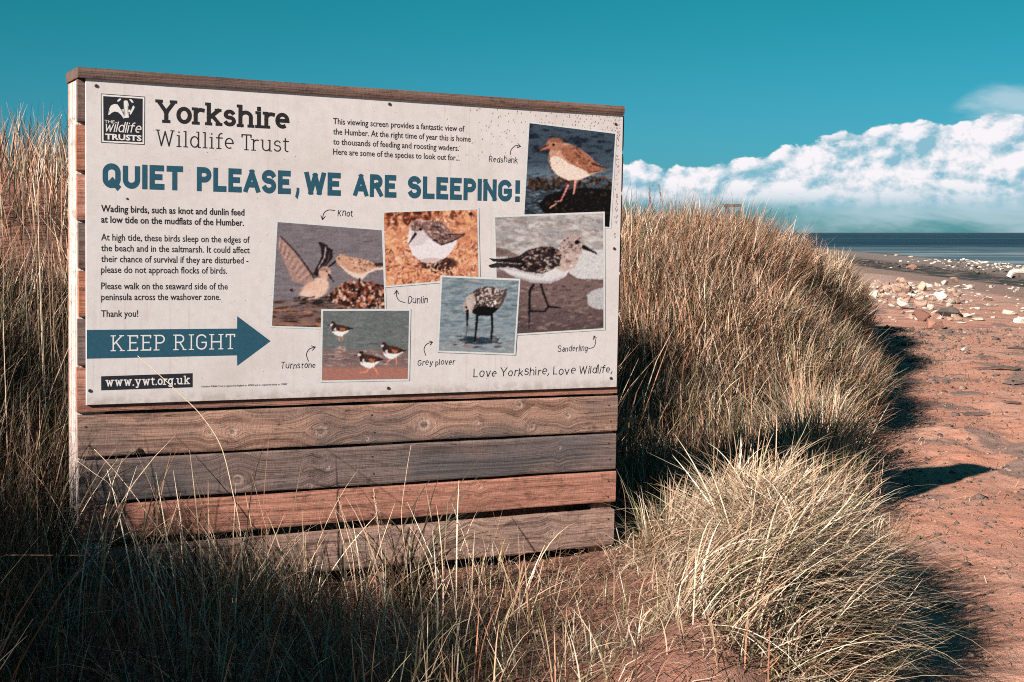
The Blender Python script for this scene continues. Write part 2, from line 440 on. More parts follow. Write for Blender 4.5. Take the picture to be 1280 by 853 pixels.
def board_mesh(name, x0, x1, z0, z1, y0, y1, tone, grey=0.6, knots=(), cell=0.012, seed=0, axis_='x', wob=0.003, gscale=62.0, nick=()):
    """a sawn board: fine front face with wavering edges and knots, closed box behind it"""
    nx = max(3, int((x1 - x0) / cell) + 1); nz = max(3, int((z1 - z0) / cell) + 1)
    xs = np.linspace(x0, x1, nx); t = np.linspace(0, 1, nz)
    ztop = z1 + wob * (fbm(xs * 3.1, xs * 0 + seed, seed, 4) - 0.5) * 2
    zbot = z0 + wob * (fbm(xs * 3.7, xs * 0 + seed + 9, seed + 5, 4) - 0.5) * 2
    for nxk, nw, nh in nick:
        zbot = zbot + nh * np.exp(-((xs - nxk) / nw) ** 4)
    X = np.repeat(xs[:, None], nz, 1)
    Z = zbot[:, None] * (1 - t) + ztop[:, None] * t
    Y = np.full_like(X, y0)
    edge = np.minimum(t, 1 - t) * (z1 - z0)
    Y = Y + 0.0035 * np.exp(-(edge / 0.004))[None, :]
    def attrs(X, Y, Z):
        a, b = (X, Z) if axis_ == 'x' else (Z, X)
        g = b.copy(); kv = np.zeros_like(a)
        for kx, kz, kr in knots:
            dxk = a - kx; dzk = b - kz
            g = g + kr * 2.2 * np.tanh(-dzk / (kr * 1.4)) * np.exp(-(dxk / (kr * 4.5)) ** 2)
            r = np.hypot(dxk, dzk * 1.15) / kr
            kv = np.maximum(kv, np.clip(1.75 - r, 0, 1.2) * (r < 1.9))
        g = g + (0.004 + 0.014 * ((seed * 7) % 5) / 4) * fbm(a * (1.3 + (seed % 3)), b * 4, seed + 31, 3)
        gv = np.stack([a * 1.1 + seed * 3.3, g * gscale, Y * 0 + seed * 1.7], -1)
        low_ = np.clip((z1 - Z) / (z1 - z0), 0, 1) if axis_ == 'x' else 0.5
        gr = grey * (0.15 + 1.1 * fbm(a * 2.2, b * 5.0, seed + 77, 3) + 0.55 * low_)
        return gv, np.stack([np.clip(kv, 0, 1), np.clip(gr, 0, 1.2), kv * 0], -1)
    gv, kv = attrs(X, Y, Z)
    V = [np.stack([X, Y, Z], -1).reshape(-1, 3)]
    G = [gv.reshape(-1, 3)]; K = [kv.reshape(-1, 3)]
    Fs = [grid_faces(nx, nz)]
    off = nx * nz
    # rim: walk round the border and carry it back to y1
    idx = np.arange(nx * nz).reshape(nx, nz)
    rim = np.concatenate([idx[:, 0], idx[-1, 1:], idx[-2::-1, -1], idx[0, -2:0:-1]])
    fr = V[0][rim]; bk = fr.copy(); bk[:, 1] = y1
    n = len(rim)
    V += [fr, bk]
    for P in (fr, bk):
        g2 = np.stack([P[:, 0] * (1.1 if axis_ == 'x' else 30) + seed, P[:, 1] * gscale * 1.2 + P[:, 2] * (5 if axis_ == 'x' else 1.1), P[:, 2] * 0 + seed], -1)
        G.append(g2); K.append(np.tile([0, grey * .6, 0], (n, 1)))
    a = np.arange(n); b = (a + 1) % n
    Fs.append(np.stack([off + a, off + n + a, off + n + b, off + b], 1))
    # back face
    o2 = off + 2 * n
    V.append(np.array([[x0, y1, z0], [x1, y1, z0], [x1, y1, z1], [x0, y1, z1]]))
    G.append(np.zeros((4, 3)) + seed); K.append(np.zeros((4, 3)))
    Fs.append(np.array([[o2 + 3, o2 + 2, o2 + 1, o2]]))
    V = np.concatenate(V); G = np.concatenate(G); K = np.concatenate(K); Fs = np.concatenate(Fs)
    tn = np.array(tone)[None, :] * (0.86 + 0.28 * fbm(V[:, 0] * 2.0, V[:, 2] * 7, seed + 3, 3))[:, None]
    me = fast_mesh(name, V, Fs, False, WOOD, colors={'tone': tn * 0.80}, vec={'grain': G, 'knot': K})
    return me

SALMON = (0.52, 0.235, 0.165); ORANGE = (0.50, 0.20, 0.12); BROWN = (0.47, 0.275, 0.205); GREYB = (0.20, 0.12, 0.095); DARKG = (0.24, 0.165, 0.145); TAN = (0.52, 0.33, 0.26)
PLY0, PLY1 = 0.010, 0.036
def build_screen():
    zl = [face(98, y, PLY0)[1] for y in (98, 154, 215.5, 277, 337, 398, 458, 518, 575, 632, 688, 746)]
    x0 = face(97.5, 300, PLY0)[0]; x1 = face(769.5, 600, PLY0)[0]
    zb = zl[-1]
    org = (x0 + 0.0, 0.0, zb - 0.10)
    root = empty("viewing_screen", mw=frame_at(*org))
    tag(root, "weathered timber viewing screen of horizontal planks carrying the bird information sign", "wooden screen")
    def L(x, y, z): return (x - org[0], y - org[1], z - org[2])
    lx0, lx1 = 0.0, x1 - x0
    specs = [(GREYB, .9), (ORANGE, .25), (SALMON, .2), (GREYB, .9), (ORANGE, .3), (DARKG, .8), (SALMON, .35), (BROWN, .62), (DARKG, .95), (SALMON, .10), (TAN, .35)]
    knots = {7: [(262, 541, 6), (290, 540, 10), (401, 539, 14), (459, 549, 5), (530, 531, 15), (597, 529, 4), (649, 506, 9), (665, 534, 8), (710, 520, 7)],
             8: [(297, 600, 13), (388, 608, 5), (410, 585, 5), (700, 560, 4)],
             9: [(600, 610, 4)], 10: [(588, 690, 9), (500, 690, 8), (690, 668, 7)]}
    names = {7: "brown plank with pale ringed knots and a chipped lower edge", 8: "dark grey plank with one round knot near its left end", 9: "bright salmon plank above the wide gap", 10: "pale tan lowest plank touching the soil"}
    for i, (tone, gr) in enumerate(specs):
        gap = 0.012 if i not in (8, 9) else 0.014
        zt = zl[i] - org[2] - (0.006 if i else 0.0); zbm = zl[i + 1] - org[2] + gap * 0.5
        if i == 9: zbm += 0.020
        kk = []
        for kx, ky, r in knots.get(i, ()):
            u, z = face(kx, ky, PLY0); kk.append((u - org[0], z - org[2], r / 340.0 * 0.42))
        if i < 7:
            rr = random.Random(i * 5 + 1)
            kk.append((rr.uniform(0.3, 2.0), (zt + zbm) / 2, 0.012))
        nick = [(face(176, 570, PLY0)[0] - org[0], 0.017, 0.020)] if i == 7 else ()
        me = board_mesh("plank", lx0 + (0.004 * math.sin(i * 5)), lx1 + 0.006 * math.sin(i * 3.1) + (0.0), zbm, zt, PLY0, PLY1 - 0.001 * (i % 2), tone, gr, kk,
                        0.0055 if i >= 7 else 0.02, 10 + i * 3, wob=0.0035, nick=nick)
        o = link("plank", me, WOOD, root)
        if i in names: o['label'] = names[i]
    # plain planks closing the back, added to keep the gaps dark from in front
    for i in range(11):
        bm = bmesh.new(); bmesh.ops.create_cube(bm, size=1.0)
        a0, a1 = zl[i + 1] - org[2] + .002, zl[i] - org[2] - 0.004
        for v in bm.verts: v.co = Vector(((lx0 + .002) if v.co.x < 0 else (lx1 - .004), 0.194 if v.co.y < 0 else 0.214, a0 if v.co.z < 0 else a1))
        me = bpy.data.meshes.new("plank"); bm.to_mesh(me); bm.free()
        for nm_, ty, val in (('tone', 'FLOAT_COLOR', (*[SALMON, BROWN, TAN][i % 3], 1)),):
            a = me.attributes.new(nm_, ty, 'POINT'); a.data.foreach_set('color', list(val) * 8)
        a = me.attributes.new('grain', 'FLOAT_VECTOR', 'POINT'); a.data.foreach_set('vector', [c * f for v in me.vertices for c, f in zip(v.co, (1.1, 60, 60))])
        me.attributes.new('knot', 'FLOAT_VECTOR', 'POINT')
        link("plank", me, WOOD, root)
    # posts behind the planks
    for ux, wd, nm in ((lx0 + 0.001, 0.10, 1), ((lx0 + lx1) / 2, 0.10, 2), (lx1 - 0.106, 0.10, 3)):
        tone = (0.74, 0.63, 0.58) if nm == 1 else BROWN
        me = board_mesh("post", ux, ux + wd, -0.45, zl[0] - org[2] - 0.004, PLY1 + 0.002, 0.192, tone, 0.42 if nm == 1 else .5, (), 0.05, 60 + nm, axis_='z', wob=0.0, gscale=30)
        o = link("post", me, WOOD, root)
        if nm == 1: o['label'] = "bleached pale corner post with fine cracks"
    me = board_mesh("brace", lx0 + 0.01, lx0 + 0.055, -0.45, face(80, 246, 0.3)[1] - org[2], 0.217, 0.262, BROWN, .3, (), 0.05, 71, axis_='z', wob=0.0)
    link("brace", me, WOOD, root)
    # capping rail
    cz0 = zl[0] - org[2] + 0.001
    cz1 = face(97, 83.8, -0.012)[1] - org[2]
    cx0 = face(97, 90, -0.012)[0] - org[0]; cx1 = face(781, 140, -0.012)[0] - org[0]
    me = board_mesh("capping_rail", cx0, cx1, cz0, cz1, -0.012, 0.222, (0.20, 0.115, 0.088), .55, (), 0.012, 90, wob=0.0015)
    link("capping_rail", me, WOOD, root)
    # nail heads at the plank ends
    mm, k, p, out = mat("rusty_steel")
    k.put(p.inputs['Base Color'], k.mix(k.noise(k.n('ShaderNodeTexCoord').outputs['Object'], 300, 3), (.05, .035, .03), (.16, .09, .06)))
    p.inputs['Metallic'].default_value = 0.6; p.inputs['Roughness'].default_value = 0.55
    nail = None
    for i in range(7, 11):
        for ux in (lx0 + 0.030, (lx0 + lx1) / 2, lx1 - 0.04):
            for fz in (0.3, 0.72):
                z = zl[i + 1] + (zl[i] - zl[i + 1]) * fz - org[2]
                if nail is None:
                    bm = bmesh.new(); bmesh.ops.create_cone(bm, cap_ends=True, segments=10, radius1=0.0035, radius2=0.0035, depth=0.003)
                    bmesh.ops.rotate(bm, matrix=Matrix.Rotation(R(90), 3, 'X'), verts=bm.verts)
                    nail = bpy.data.meshes.new("nail"); bm.to_mesh(nail); bm.free(); nail.materials.append(mm)
                o = link("nail", nail, None, root); o.location = (ux + 0.006 * math.sin(i * 7 + fz * 9), PLY0 - 0.0005, z)
build_screen()

# ------------------------------------------------------------------ lettering tools
def flat_mat(name, rgb, rough=0.55, var=0.15):
    m, k, p, out = mat(name)
    g = k.n('ShaderNodeTexCoord').outputs['Object']
    c = k.mix(k.ss(k.noise(g, 90, 4, .7), .35, .75, 0, var), rgb, tuple(min(1, x * 1.6 + .04) for x in rgb))
    k.put(p.inputs['Base Color'], c)
    p.inputs['Roughness'].default_value = rough; p.inputs['Specular IOR Level'].default_value = 0.25
    return m
INK = flat_mat("black_ink", (0.014, 0.012, 0.013))
BLUEINK = flat_mat("teal_blue_ink", (0.0125, 0.060, 0.094), var=0.22)
WHITEINK = flat_mat("white_ink", (0.55, 0.52, 0.51))
DARKBOX = flat_mat("dark_ink", (0.012, 0.013, 0.018))

def arc(cx, cy, rx, ry, a0, a1, n=12):
    return [(cx + rx * math.cos(R(a0 + (a1 - a0) * i / n)), cy + ry * math.sin(R(a0 + (a1 - a0) * i / n))) for i in range(n + 1)]
# letter skeletons: advance width, strokes, slab serifs (x, y, left reach, right reach); cap height 1, x-height .7
X_ = 0.7
G = {
 ' ': (0.30, [], []),
 'A': (0.62, [[(0, 0), (.31, 1)], [(.31, 1), (.62, 0)], [(.12, .30), (.50, .30)]], [(0, 0, .1, .12), (.62, 0, .12, .1)]),
 'E': (0.46, [[(0, 0), (0, 1)], [(0, 1), (.44, 1)], [(0, .52), (.36, .52)], [(0, 0), (.46, 0)]], [(0, 0, .12, 0), (0, 1, .12, 0)]),
 'G': (0.60, [arc(.30, .68, .30, .32, 25, 90) + [(.30, 1)] + arc(.30, .68, .30, .32, 90, 180), [(0, .68), (0, .32)], arc(.30, .32, .30, .32, 180, 360), [(.60, .32), (.60, .47)], [(.34, .47), (.60, .47)]], []),
 'H': (0.60, [[(0, 0), (0, 1)], [(.60, 0), (.60, 1)], [(0, .5), (.60, .5)]], [(0, 0, .12, .12), (0, 1, .12, .12), (.6, 0, .12, .12), (.6, 1, .12, .12)]),
 'I': (0.0, [[(0, 0), (0, 1)]], [(0, 0, .12, .12), (0, 1, .12, .12)]),
 'K': (0.55, [[(0, 0), (0, 1)], [(.02, .42), (.50, 1)], [(.17, .58), (.54, 0)]], [(0, 0, .12, .12), (0, 1, .12, .12), (.50, 1, .10, .12), (.54, 0, .10, .12)]),
 'L': (0.44, [[(0, 0), (0, 1)], [(0, 0), (.44, 0)]], [(0, 1, .12, .12), (0, 0, .12, 0)]),
 'N': (0.56, [[(0, 0), (0, 1)], [(0, 1), (.56, 0)], [(.56, 0), (.56, 1)]], []),
 'P': (0.50, [[(0, 0), (0, 1)], [(0, 1), (.26, 1)] + arc(.26, .74, .24, .26, 90, -90) + [(0, .48)]], [(0, 0, .12, .16), (0, 1, .12, 0)]),
 'Q': (0.58, [[(0, .32), (0, .68)] + arc(.29, .68, .29, .32, 180, 0) + [(.58, .32)] + arc(.29, .32, .29, .32, 0, -180), [(.33, .22), (.56, -.06)]], []),
 'R': (0.54, [[(0, 0), (0, 1)], [(0, 1), (.26, 1)] + arc(.26, .75, .24, .25, 90, -90) + [(0, .5)], [(.26, .5), (.52, 0)]], [(0, 0, .12, .14), (0, 1, .12, 0), (.54, 0, .06, .10)]),
 'S': (0.52, [arc(.26, .75, .26, .25, 15, 180, 10) + arc(.26, .74, .26, .20, 190, 262, 5) + arc(.26, .27, .26, .27, 80, -165, 14)], []),
 'T': (0.54, [[(.27, 0), (.27, 1)], [(0, 1), (.54, 1)]], [(.27, 0, .13, .13)]),
 'U': (0.56, [[(0, 1), (0, .32)] + arc(.28, .32, .28, .32, 180, 360) + [(.56, 1)]], []),
 'W': (0.86, [[(0, 1), (.21, 0)], [(.21, 0), (.43, .92)], [(.43, .92), (.65, 0)], [(.65, 0), (.86, 1)]], [(0, 1, .10, .12), (.86, 1, .12, .10)]),
 'Y': (0.62, [[(0, 1), (.31, .46)], [(.62, 1), (.31, .46)], [(.31, .5), (.31, 0)]], [(0, 1, .10, .13), (.62, 1, .13, .10), (.31, 0, .14, .14)]),
 'D': (0.56, [[(0, 0), (0, 1)], [(0, 1), (.24, 1)] + arc(.24, .5, .32, .5, 90, -90) + [(0, 0)]], []),
 ',': (0.04, [[(.03, .06), (.03, 0), (-.05, -.16)]], []),
 '.': (0.02, [[(.0, .0), (.02, .0)]], []),
 '!': (0.0, [[(0, 1), (0, .50)], [(0, .02), (0, 0)]], []),
 'a': (0.42, [[(.04, .60)] + arc(.22, .46, .20, .24, 120, 0, 8) + [(.42, 0)], arc(.20, .20, .20, .20, 0, 360, 16)], []),
 'd': (0.46, [arc(.23, X_ / 2, .23, X_ / 2, 0, 360, 18), [(.46, 0), (.46, 1)]], [(.46, 1, .12, 0), (.46, 0, 0, .12)]),
 'e': (0.46, [[(.01, .37), (.46, .37)] + arc(.23, .37, .23, .33, 0, 300, 18)], []),
 'f': (0.34, [[(.13, 0), (.13, .78)] + arc(.30, .80, .17, .20, 180, 80, 6), [(0, X_), (.32, X_)]], [(.13, 0, .13, .15)]),
 'g': (0.46, [arc(.23, X_ / 2, .23, X_ / 2, 0, 360, 18), [(.46, X_), (.46, -.08)] + arc(.23, -.08, .23, .20, 0, -150, 8)], [(.46, X_, 0, .10)]),
 'h': (0.46, [[(0, 0), (0, 1)], [(0, .46)] + arc(.23, .46, .23, .24, 170, 0, 8) + [(.46, 0)]], [(0, 1, .12, 0), (0, 0, .12, .10), (.46, 0, .10, .12)]),
 'i': (0.0, [[(0, 0), (0, X_)], [(0, .93), (0, .95)]], [(0, X_, .12, 0), (0, 0, .13, .13)]),
 'k': (0.44, [[(0, 0), (0, 1)], [(.02, .30), (.40, X_)], [(.14, .42), (.44, 0)]], [(0, 1, .12, 0), (0, 0, .12, .10), (.40, X_, .10, .10), (.44, 0, .10, .10)]),
 'l': (0.0, [[(0, 0), (0, 1)]], [(0, 1, .12, 0), (0, 0, .13, .13)]),
 'n': (0.44, [[(0, 0), (0, X_)], [(0, .46)] + arc(.22, .46, .22, .24, 170, 0, 8) + [(.44, 0)]], [(0, X_, .12, 0), (0, 0, .12, .1), (.44, 0, .1, .12)]),
 'o': (0.48, [arc(.24, X_ / 2, .24, X_ / 2, 0, 360, 20)], []),
 'r': (0.32, [[(.04, 0), (.04, X_)], [(.04, .44)] + arc(.26, .44, .22, .25, 170, 70, 6)], [(.04, X_, .13, 0), (.04, 0, .13, .14)]),
 's': (0.38, [arc(.19, .52, .17, .18, 20, 190, 8) + arc(.19, .52, .17, .15, 200, 265, 4) + arc(.19, .19, .19, .19, 80, -160, 10)], []),
 't': (0.32, [[(.11, .90), (.11, .16)] + arc(.25, .16, .14, .16, 180, 290, 6), [(0, X_), (.30, X_)]], []),
 'u': (0.44, [[(0, X_), (0, .24)] + arc(.22, .24, .22, .24, 180, 360, 8), [(.44, 0), (.44, X_)]], [(0, X_, .12, 0), (.44, X_, .12, 0), (.44, 0, 0, .12)]),
 'v': (0.44, [[(0, X_), (.22, 0)], [(.22, 0), (.44, X_)]], []),
 'w': (0.66, [[(0, X_), (.16, 0)], [(.16, 0), (.33, .62)], [(.33, .62), (.50, 0)], [(.50, 0), (.66, X_)]], [(0, X_, .1, .1), (.66, X_, .1, .1)]),
 'y': (0.46, [[(0, X_), (.23, .02)], [(.46, X_), (.17, -.26), (.02, -.26)]], [(0, X_, .1, .1), (.46, X_, .1, .1)]),
 'p': (0.46, [[(0, X_), (0, -.28)], arc(.23, X_ / 2, .23, X_ / 2, 0, 360, 18)], []),
}
def ribbon(pts, w, ext=0.5):
    """constant-width strip along a polyline, mitred; returns verts, quads"""
    P = [np.array(p, float) for p in pts]
    P = [P[0]] + [P[i] for i in range(1, len(P)) if np.linalg.norm(P[i] - P[i - 1]) > 1e-6]
    if len(P) < 2: P.append(P[0] + np.array([0, w * 0.2]))
    closed = np.linalg.norm(P[0] - P[-1]) < 1e-4 and len(P) > 3
    T = []
    for i in range(len(P)):
        if closed and i in (0, len(P) - 1):
            a = P[1] - P[0]; b = P[-1] - P[-2]
        else:
            a = P[min(i + 1, len(P) - 1)] - P[i]; b = P[i] - P[max(i - 1, 0)]
        a = a / (np.linalg.norm(a) or 1); b = b / (np.linalg.norm(b) or 1)
        t = a + b
        nt = np.linalg.norm(t)
        t = t / nt if nt > 1e-6 else a
        T.append((t, min(1.6, 1 / max(0.3, abs(np.dot(t, a)) if np.linalg.norm(a) else 1))))
    if not closed:
        P[0] = P[0] - T[0][0] * w * ext; P[-1] = P[-1] + T[-1][0] * w * ext
    V = []; Q = []
    for i, (p, (t, mlen)) in enumerate(zip(P, T)):
        n = np.array([-t[1], t[0]]) * w * 0.5 * (mlen if 0 < i < len(P) - 1 else 1)
        V += [p + n, p - n]
        if i: Q.append((2 * i - 2, 2 * i - 1, 2 * i + 1, 2 * i))
    return V, Q

def stroke_text(s, w, gap=0.16, serif=False, jitter=0.0, clamp=True, seed=1, shear=0.0, slab_w=None, reach=1.0):
    """returns list of layers (verts list, quads list) in cap-height units and the total width"""
    rr = random.Random(seed)
    x = 0.0; layers = []; word = 0
    for ch in s:
        adv, strokes, ser = G[ch]
        ser = [(a[0], a[1], a[2] * reach, a[3] * reach) for a in ser]
        sl = max([a[2] for a in ser if a[0] < 0.02] + [0]) if serif else 0
        sr = max([a[3] for a in ser if a[0] > adv - 0.02] + [0]) if serif else 0
        if ch != ' ': x += w / 2 + sl
        jy = rr.uniform(-1, 1) * jitter; js = 1 + rr.uniform(-1, 1) * jitter * 2
        rot = rr.uniform(-1, 1) * jitter * 1.5
        lst = []
        top = 1.0 if (ch.isupper() or ch in 'dfhklt!') else 0.72
        for st in strokes:
            pts = []
            for px, py in st:
                yy = py * (1 - w) + w / 2 if py >= 0 else py + w / 2
                if jitter:
                    px = px + rr.uniform(-1, 1) * jitter * .4; yy += rr.uniform(-1, 1) * jitter * .4
                pts.append((px * js + rot * yy, yy * js + jy))
            V, Q = ribbon(pts, w, 0.5 if len(pts) < 9 else 0.2)
            if clamp:
                lo = 0.0 if ch not in 'gypQ,' else -2
                hi = 1.0
                V = [np.array([a[0], min(max(a[1], lo), hi)]) for a in V]
            lst.append((V, Q))
        if ch == ' ': word += 1
        if serif:
            sw = slab_w or w * 0.8
            for sx, sy, l, r in ser:
                yc = sy * (1 - w) + w / 2
                yc = yc - (w - sw) / 2 if sy == 0 else yc + (w - sw) / 2
                lst.append(([np.array(v) for v in ((sx - l - w / 2, yc - sw / 2), (sx + r + w / 2, yc - sw / 2), (sx + r + w / 2, yc + sw / 2), (sx - l - w / 2, yc + sw / 2))], [(0, 1, 2, 3)]))
            if ch == 'E':
                for ey in (1, 0):
                    yy = 1 - .11 if ey else .11
                    lst.append(([np.array(v) for v in ((.46 - w / 2, yy - .1), (.46 + w / 2, yy - .1), (.46 + w / 2, yy + .1), (.46 - w / 2, yy + .1))], [(0, 1, 2, 3)]))
            if ch == 'T':
                for ex in (0, .54):
                    lst.append(([np.array(v) for v in ((ex - w / 2, .79), (ex + w / 2, .79), (ex + w / 2, 1), (ex - w / 2, 1))], [(0, 1, 2, 3)]))
        for V, Q in lst:
            layers.append(([(v[0] + x + shear * v[1], v[1]) for v in V], Q, word))
        if ch in 'YT' and serif: x -= 0.07
        x += adv * (js if jitter else 1) + (w / 2 + sr + gap if ch != ' ' else gap * 0.5)
    return layers, x - gap

def place_layers(name, layers, width, u0, u1, z0, h, y, m, parent, org, shear_to=0.0):
    V = []; Fq = []
    sx = (u1 - u0) / width
    for li, (vs, qs, *_) in enumerate(layers):
        b = len(V)
        for vx, vy in vs:
            V.append((u0 + vx * sx - org[0], y - 0.000012 * (li % 7) - org[1], z0 + vy * h - org[2]))
        Fq += [tuple(b + i for i in qd) for qd in qs]
    me = bpy.data.meshes.new(name); me.from_pydata(V, [], Fq); me.update()
    me.materials.append(m)
    return link(name, me, m, parent)

def font_mesh(s, bold=0.0):
    cu = bpy.data.curves.new('t', 'FONT'); cu.body = s; cu.size = 1.0; cu.offset = bold; cu.resolution_u = 2
    ob = bpy.data.objects.new('t', cu); COL.objects.link(ob)
    dg = bpy.context.evaluated_depsgraph_get(); dg.update()
    me = bpy.data.meshes.new_from_object(ob.evaluated_get(dg))
    v = np.array([tuple(x.co) for x in me.vertices]); f = [tuple(p.vertices) for p in me.polygons]
    bpy.data.objects.remove(ob); bpy.data.curves.remove(cu); bpy.data.meshes.remove(me)
    return v, f
CAP = None
def font_lines(name, lines, capz, m, parent, org, y, bold=0.0, shear=0.0):
    """lines: (text, left px, baseline px, right px)"""
    global CAP
    if CAP is None:
        CAP = font_mesh("H")[0][:, 1].max()
    V = []; Fq = []
    for s, lx, by, rx in lines:
        v, f = font_mesh(s, bold)
        u0, z0 = face(lx, by); u1 = face(rx, by - (rx - lx) * 0.0)[0]
        sx = (u1 - u0) / (v[:, 0].max() - v[:, 0].min()); b = len(V)
        for p in v:
            V.append((u0 + (p[0] - v[:, 0].min()) * sx + shear * p[1] * capz - org[0], y - org[1], z0 + p[1] / CAP * capz - org[2]))
        Fq += [tuple(b + i for i in q) for q in f]
    me = bpy.data.meshes.new(name); me.from_pydata(V, [], Fq); me.update(); me.materials.append(m)
    return link(name, me, m, parent)

# ------------------------------------------------------------------ printed photographs
class Print:
    """a photograph printed on the sheet: a fine grid whose vertex colours are brushed in code"""
    def __init__(s, corners, n=150, m=120, seed=0):
        s.c = [np.array(c, float) for c in corners]   # TL TR BR BL in photo coordinates
        u = np.linspace(0, 1, n)[:, None]; v = np.linspace(0, 1, m)[None, :]
        s.u, s.v = np.broadcast_to(u, (n, m)), np.broadcast_to(v, (n, m))
        P = [((1 - u) * (1 - v))[..., None] * s.c[0], (u * (1 - v))[..., None] * s.c[1], (u * v)[..., None] * s.c[2], ((1 - u) * v)[..., None] * s.c[3]]
        P = sum(P); s.X = P[..., 0]; s.Y = P[..., 1]
        wx = (fbm(s.X * 1.5, s.Y * 1.5, seed + 90, 3) - .5) * 2.0; wy = (fbm(s.X * 1.5, s.Y * 1.5, seed + 95, 3) - .5) * 2.0
        s.X = s.X + wx; s.Y = s.Y + wy
        s.C = np.zeros((n, m, 3)); s.n, s.m = n, m; s.seed = seed
        s.r = np.random.default_rng(seed); s.k = 1.0; s.o = (0.0, 0.0)
    def units(s, scale, origin): s.k = scale; s.o = origin
    def p(s, pts): return [(a / s.k + s.o[0], b / s.k + s.o[1]) for a, b in pts]
    def blend(s, a, col):
        a = np.clip(a, 0, 1)[..., None]
        s.C = s.C * (1 - a) + np.asarray(col, float) * a
    def noise(s, sx, sy, o=4, sd=0): return fbm(s.X * sx, s.Y * sy, s.seed * 13 + sd, o)
    def inside(s, pts):
        pts = s.p(pts); r = np.zeros(s.X.shape, bool); n = len(pts)
        for i in range(n):
            (x1, y1), (x2, y2) = pts[i], pts[(i + 1) % n]
            if y1 == y2: continue
            c = (s.Y > y1) != (s.Y > y2)
            r ^= c & (s.X < (x2 - x1) * (s.Y - y1) / (y2 - y1) + x1)
        return r
    def poly(s, pts, col, var=22, a=1.0, fx=.9, fy=.9):
        k = s.inside(pts)
        nz = (s.noise(fx, fy, 3, 7 + len(pts)) - 0.5) * 2 * var
        s.blend(k * a, 0 * s.C + np.clip(np.asarray(col, float) + nz[..., None], 0, 255))
        return k
    def ell(s, cx, cy, rx, ry, col, a=1.0, soft=0.12, rot=0, var=14):
        (cx, cy), = s.p([(cx, cy)]); rx /= s.k; ry /= s.k
        X = s.X - cx; Y = s.Y - cy; ca, sa = math.cos(R(rot)), math.sin(R(rot))
        d = np.hypot((X * ca + Y * sa) / rx, (-X * sa + Y * ca) / ry)
        nz = (s.noise(1.1, 1.1, 3, 3) - 0.5) * 2 * var
        s.blend(np.clip((1 + soft - d) / (2 * soft), 0, 1) * a, np.clip(np.asarray(col, float) + nz[..., None], 0, 255))
    def line(s, pts, w0, w1, col, a=1.0):
        pts = s.p(pts); n = len(pts) - 1
        for i in range(n):
            p = np.array(pts[i]); q = np.array(pts[i + 1]); d = q - p; L2 = (d ** 2).sum() + 1e-9
            t = np.clip(((s.X - p[0]) * d[0] + (s.Y - p[1]) * d[1]) / L2, 0, 1)
            dist = np.hypot(s.X - p[0] - t * d[0], s.Y - p[1] - t * d[1])
            w = ((w0 + (w1 - w0) * (i + t) / n)) / s.k / 2
            s.blend(np.clip((w - dist) / 0.5 + 0.5, 0, 1) * a, col)
    def dabs(s, region, n, cols, rx, ry, rot=(0, 180), a=.9):
        reg = s.p(region); xs = [q[0] for q in reg]; ys = [q[1] for q in reg]
        k0, o0 = s.k, s.o
        s.k, s.o = 1.0, (0, 0)
        for i in range(n):
            x = s.r.uniform(min(xs), max(xs)); y = s.r.uniform(min(ys), max(ys))
            c = False
            for j in range(len(reg)):
                (x1, y1), (x2, y2) = reg[j], reg[(j + 1) % len(reg)]
                if (y1 > y) != (y2 > y) and x < (x2 - x1) * (y - y1) / (y2 - y1) + x1: c = not c
            if not c: continue
            col = np.array(cols[s.r.integers(len(cols))], float) + s.r.normal(0, 8)
            # local window only
            rxx = rx / k0 * s.r.uniform(.5, 1.4); ryy = ry / k0 * s.r.uniform(.5, 1.4); rt = R(s.r.uniform(*rot))
            X = s.X - x; Y = s.Y - y
            d = ((X * math.cos(rt) + Y * math.sin(rt)) / rxx) ** 2 + ((-X * math.sin(rt) + Y * math.cos(rt)) / ryy) ** 2
            s.blend(np.clip(1.4 - d, 0, 1) * a, col)
        s.k, s.o = k0, o0
    def mesh(s, name, y, org):
        U = np.empty_like(s.X); Z = np.empty_like(s.X)
        cs = [face(*c) for c in s.c]
        # lens softness, then the grain of a weathered print
        Cb = s.C.copy()
        for ax in (0, 1):
            Cb = (np.roll(Cb, 1, ax) + 4 * Cb + np.roll(Cb, -1, ax)) / 6
        Cb[0] = s.C[0]; Cb[-1] = s.C[-1]; Cb[:, 0] = s.C[:, 0]; Cb[:, -1] = s.C[:, -1]
        gr = s.r.normal(0, 1, s.C.shape[:2])[..., None] * 9 + (fbm(s.X * 1.9, s.Y * 1.9, 71, 2)[..., None] - .5) * 20
        s.C = np.clip(128 + (Cb + gr * .7 - 128) * 1.2, 0, 255)
        # true rectangle grid on the sheet, bilinear between its four corners
        u, v = s.u, s.v
        w = [(1 - u) * (1 - v), u * (1 - v), u * v, (1 - u) * v]
        U = sum(a * c[0] for a, c in zip(w, cs)); Z = sum(a * c[1] for a, c in zip(w, cs))
        V = np.stack([U - org[0], np.full_like(U, y - org[1]), Z - org[2]], -1).reshape(-1, 3)
        me = fast_mesh(name, V, grid_faces(s.n, s.m)[:, ::-1], False, PRINT, colors={'print': s2l(np.clip(s.C * .84 + s.C.mean(-1, keepdims=True) * .16 * np.array([.98, 1.0, 1.04]), 0, 255)).reshape(-1, 3) * 0.60})
        return me
def print_mat():
    m, k, p, out = mat("photo_print_ink")
    g = k.n('ShaderNodeTexCoord').outputs['Object']
    n = k.noise(g, 420, 3, .7)
    c = k.mix(1.0, k.attr('print'), k.mix(n, (0.90, 0.90, 0.90), (1.14, 1.13, 1.12)), 'MULTIPLY')
    k.put(p.inputs['Base Color'], c); p.inputs['Roughness'].default_value = 0.5; p.inputs['Specular IOR Level'].default_value = 0.2
    return m
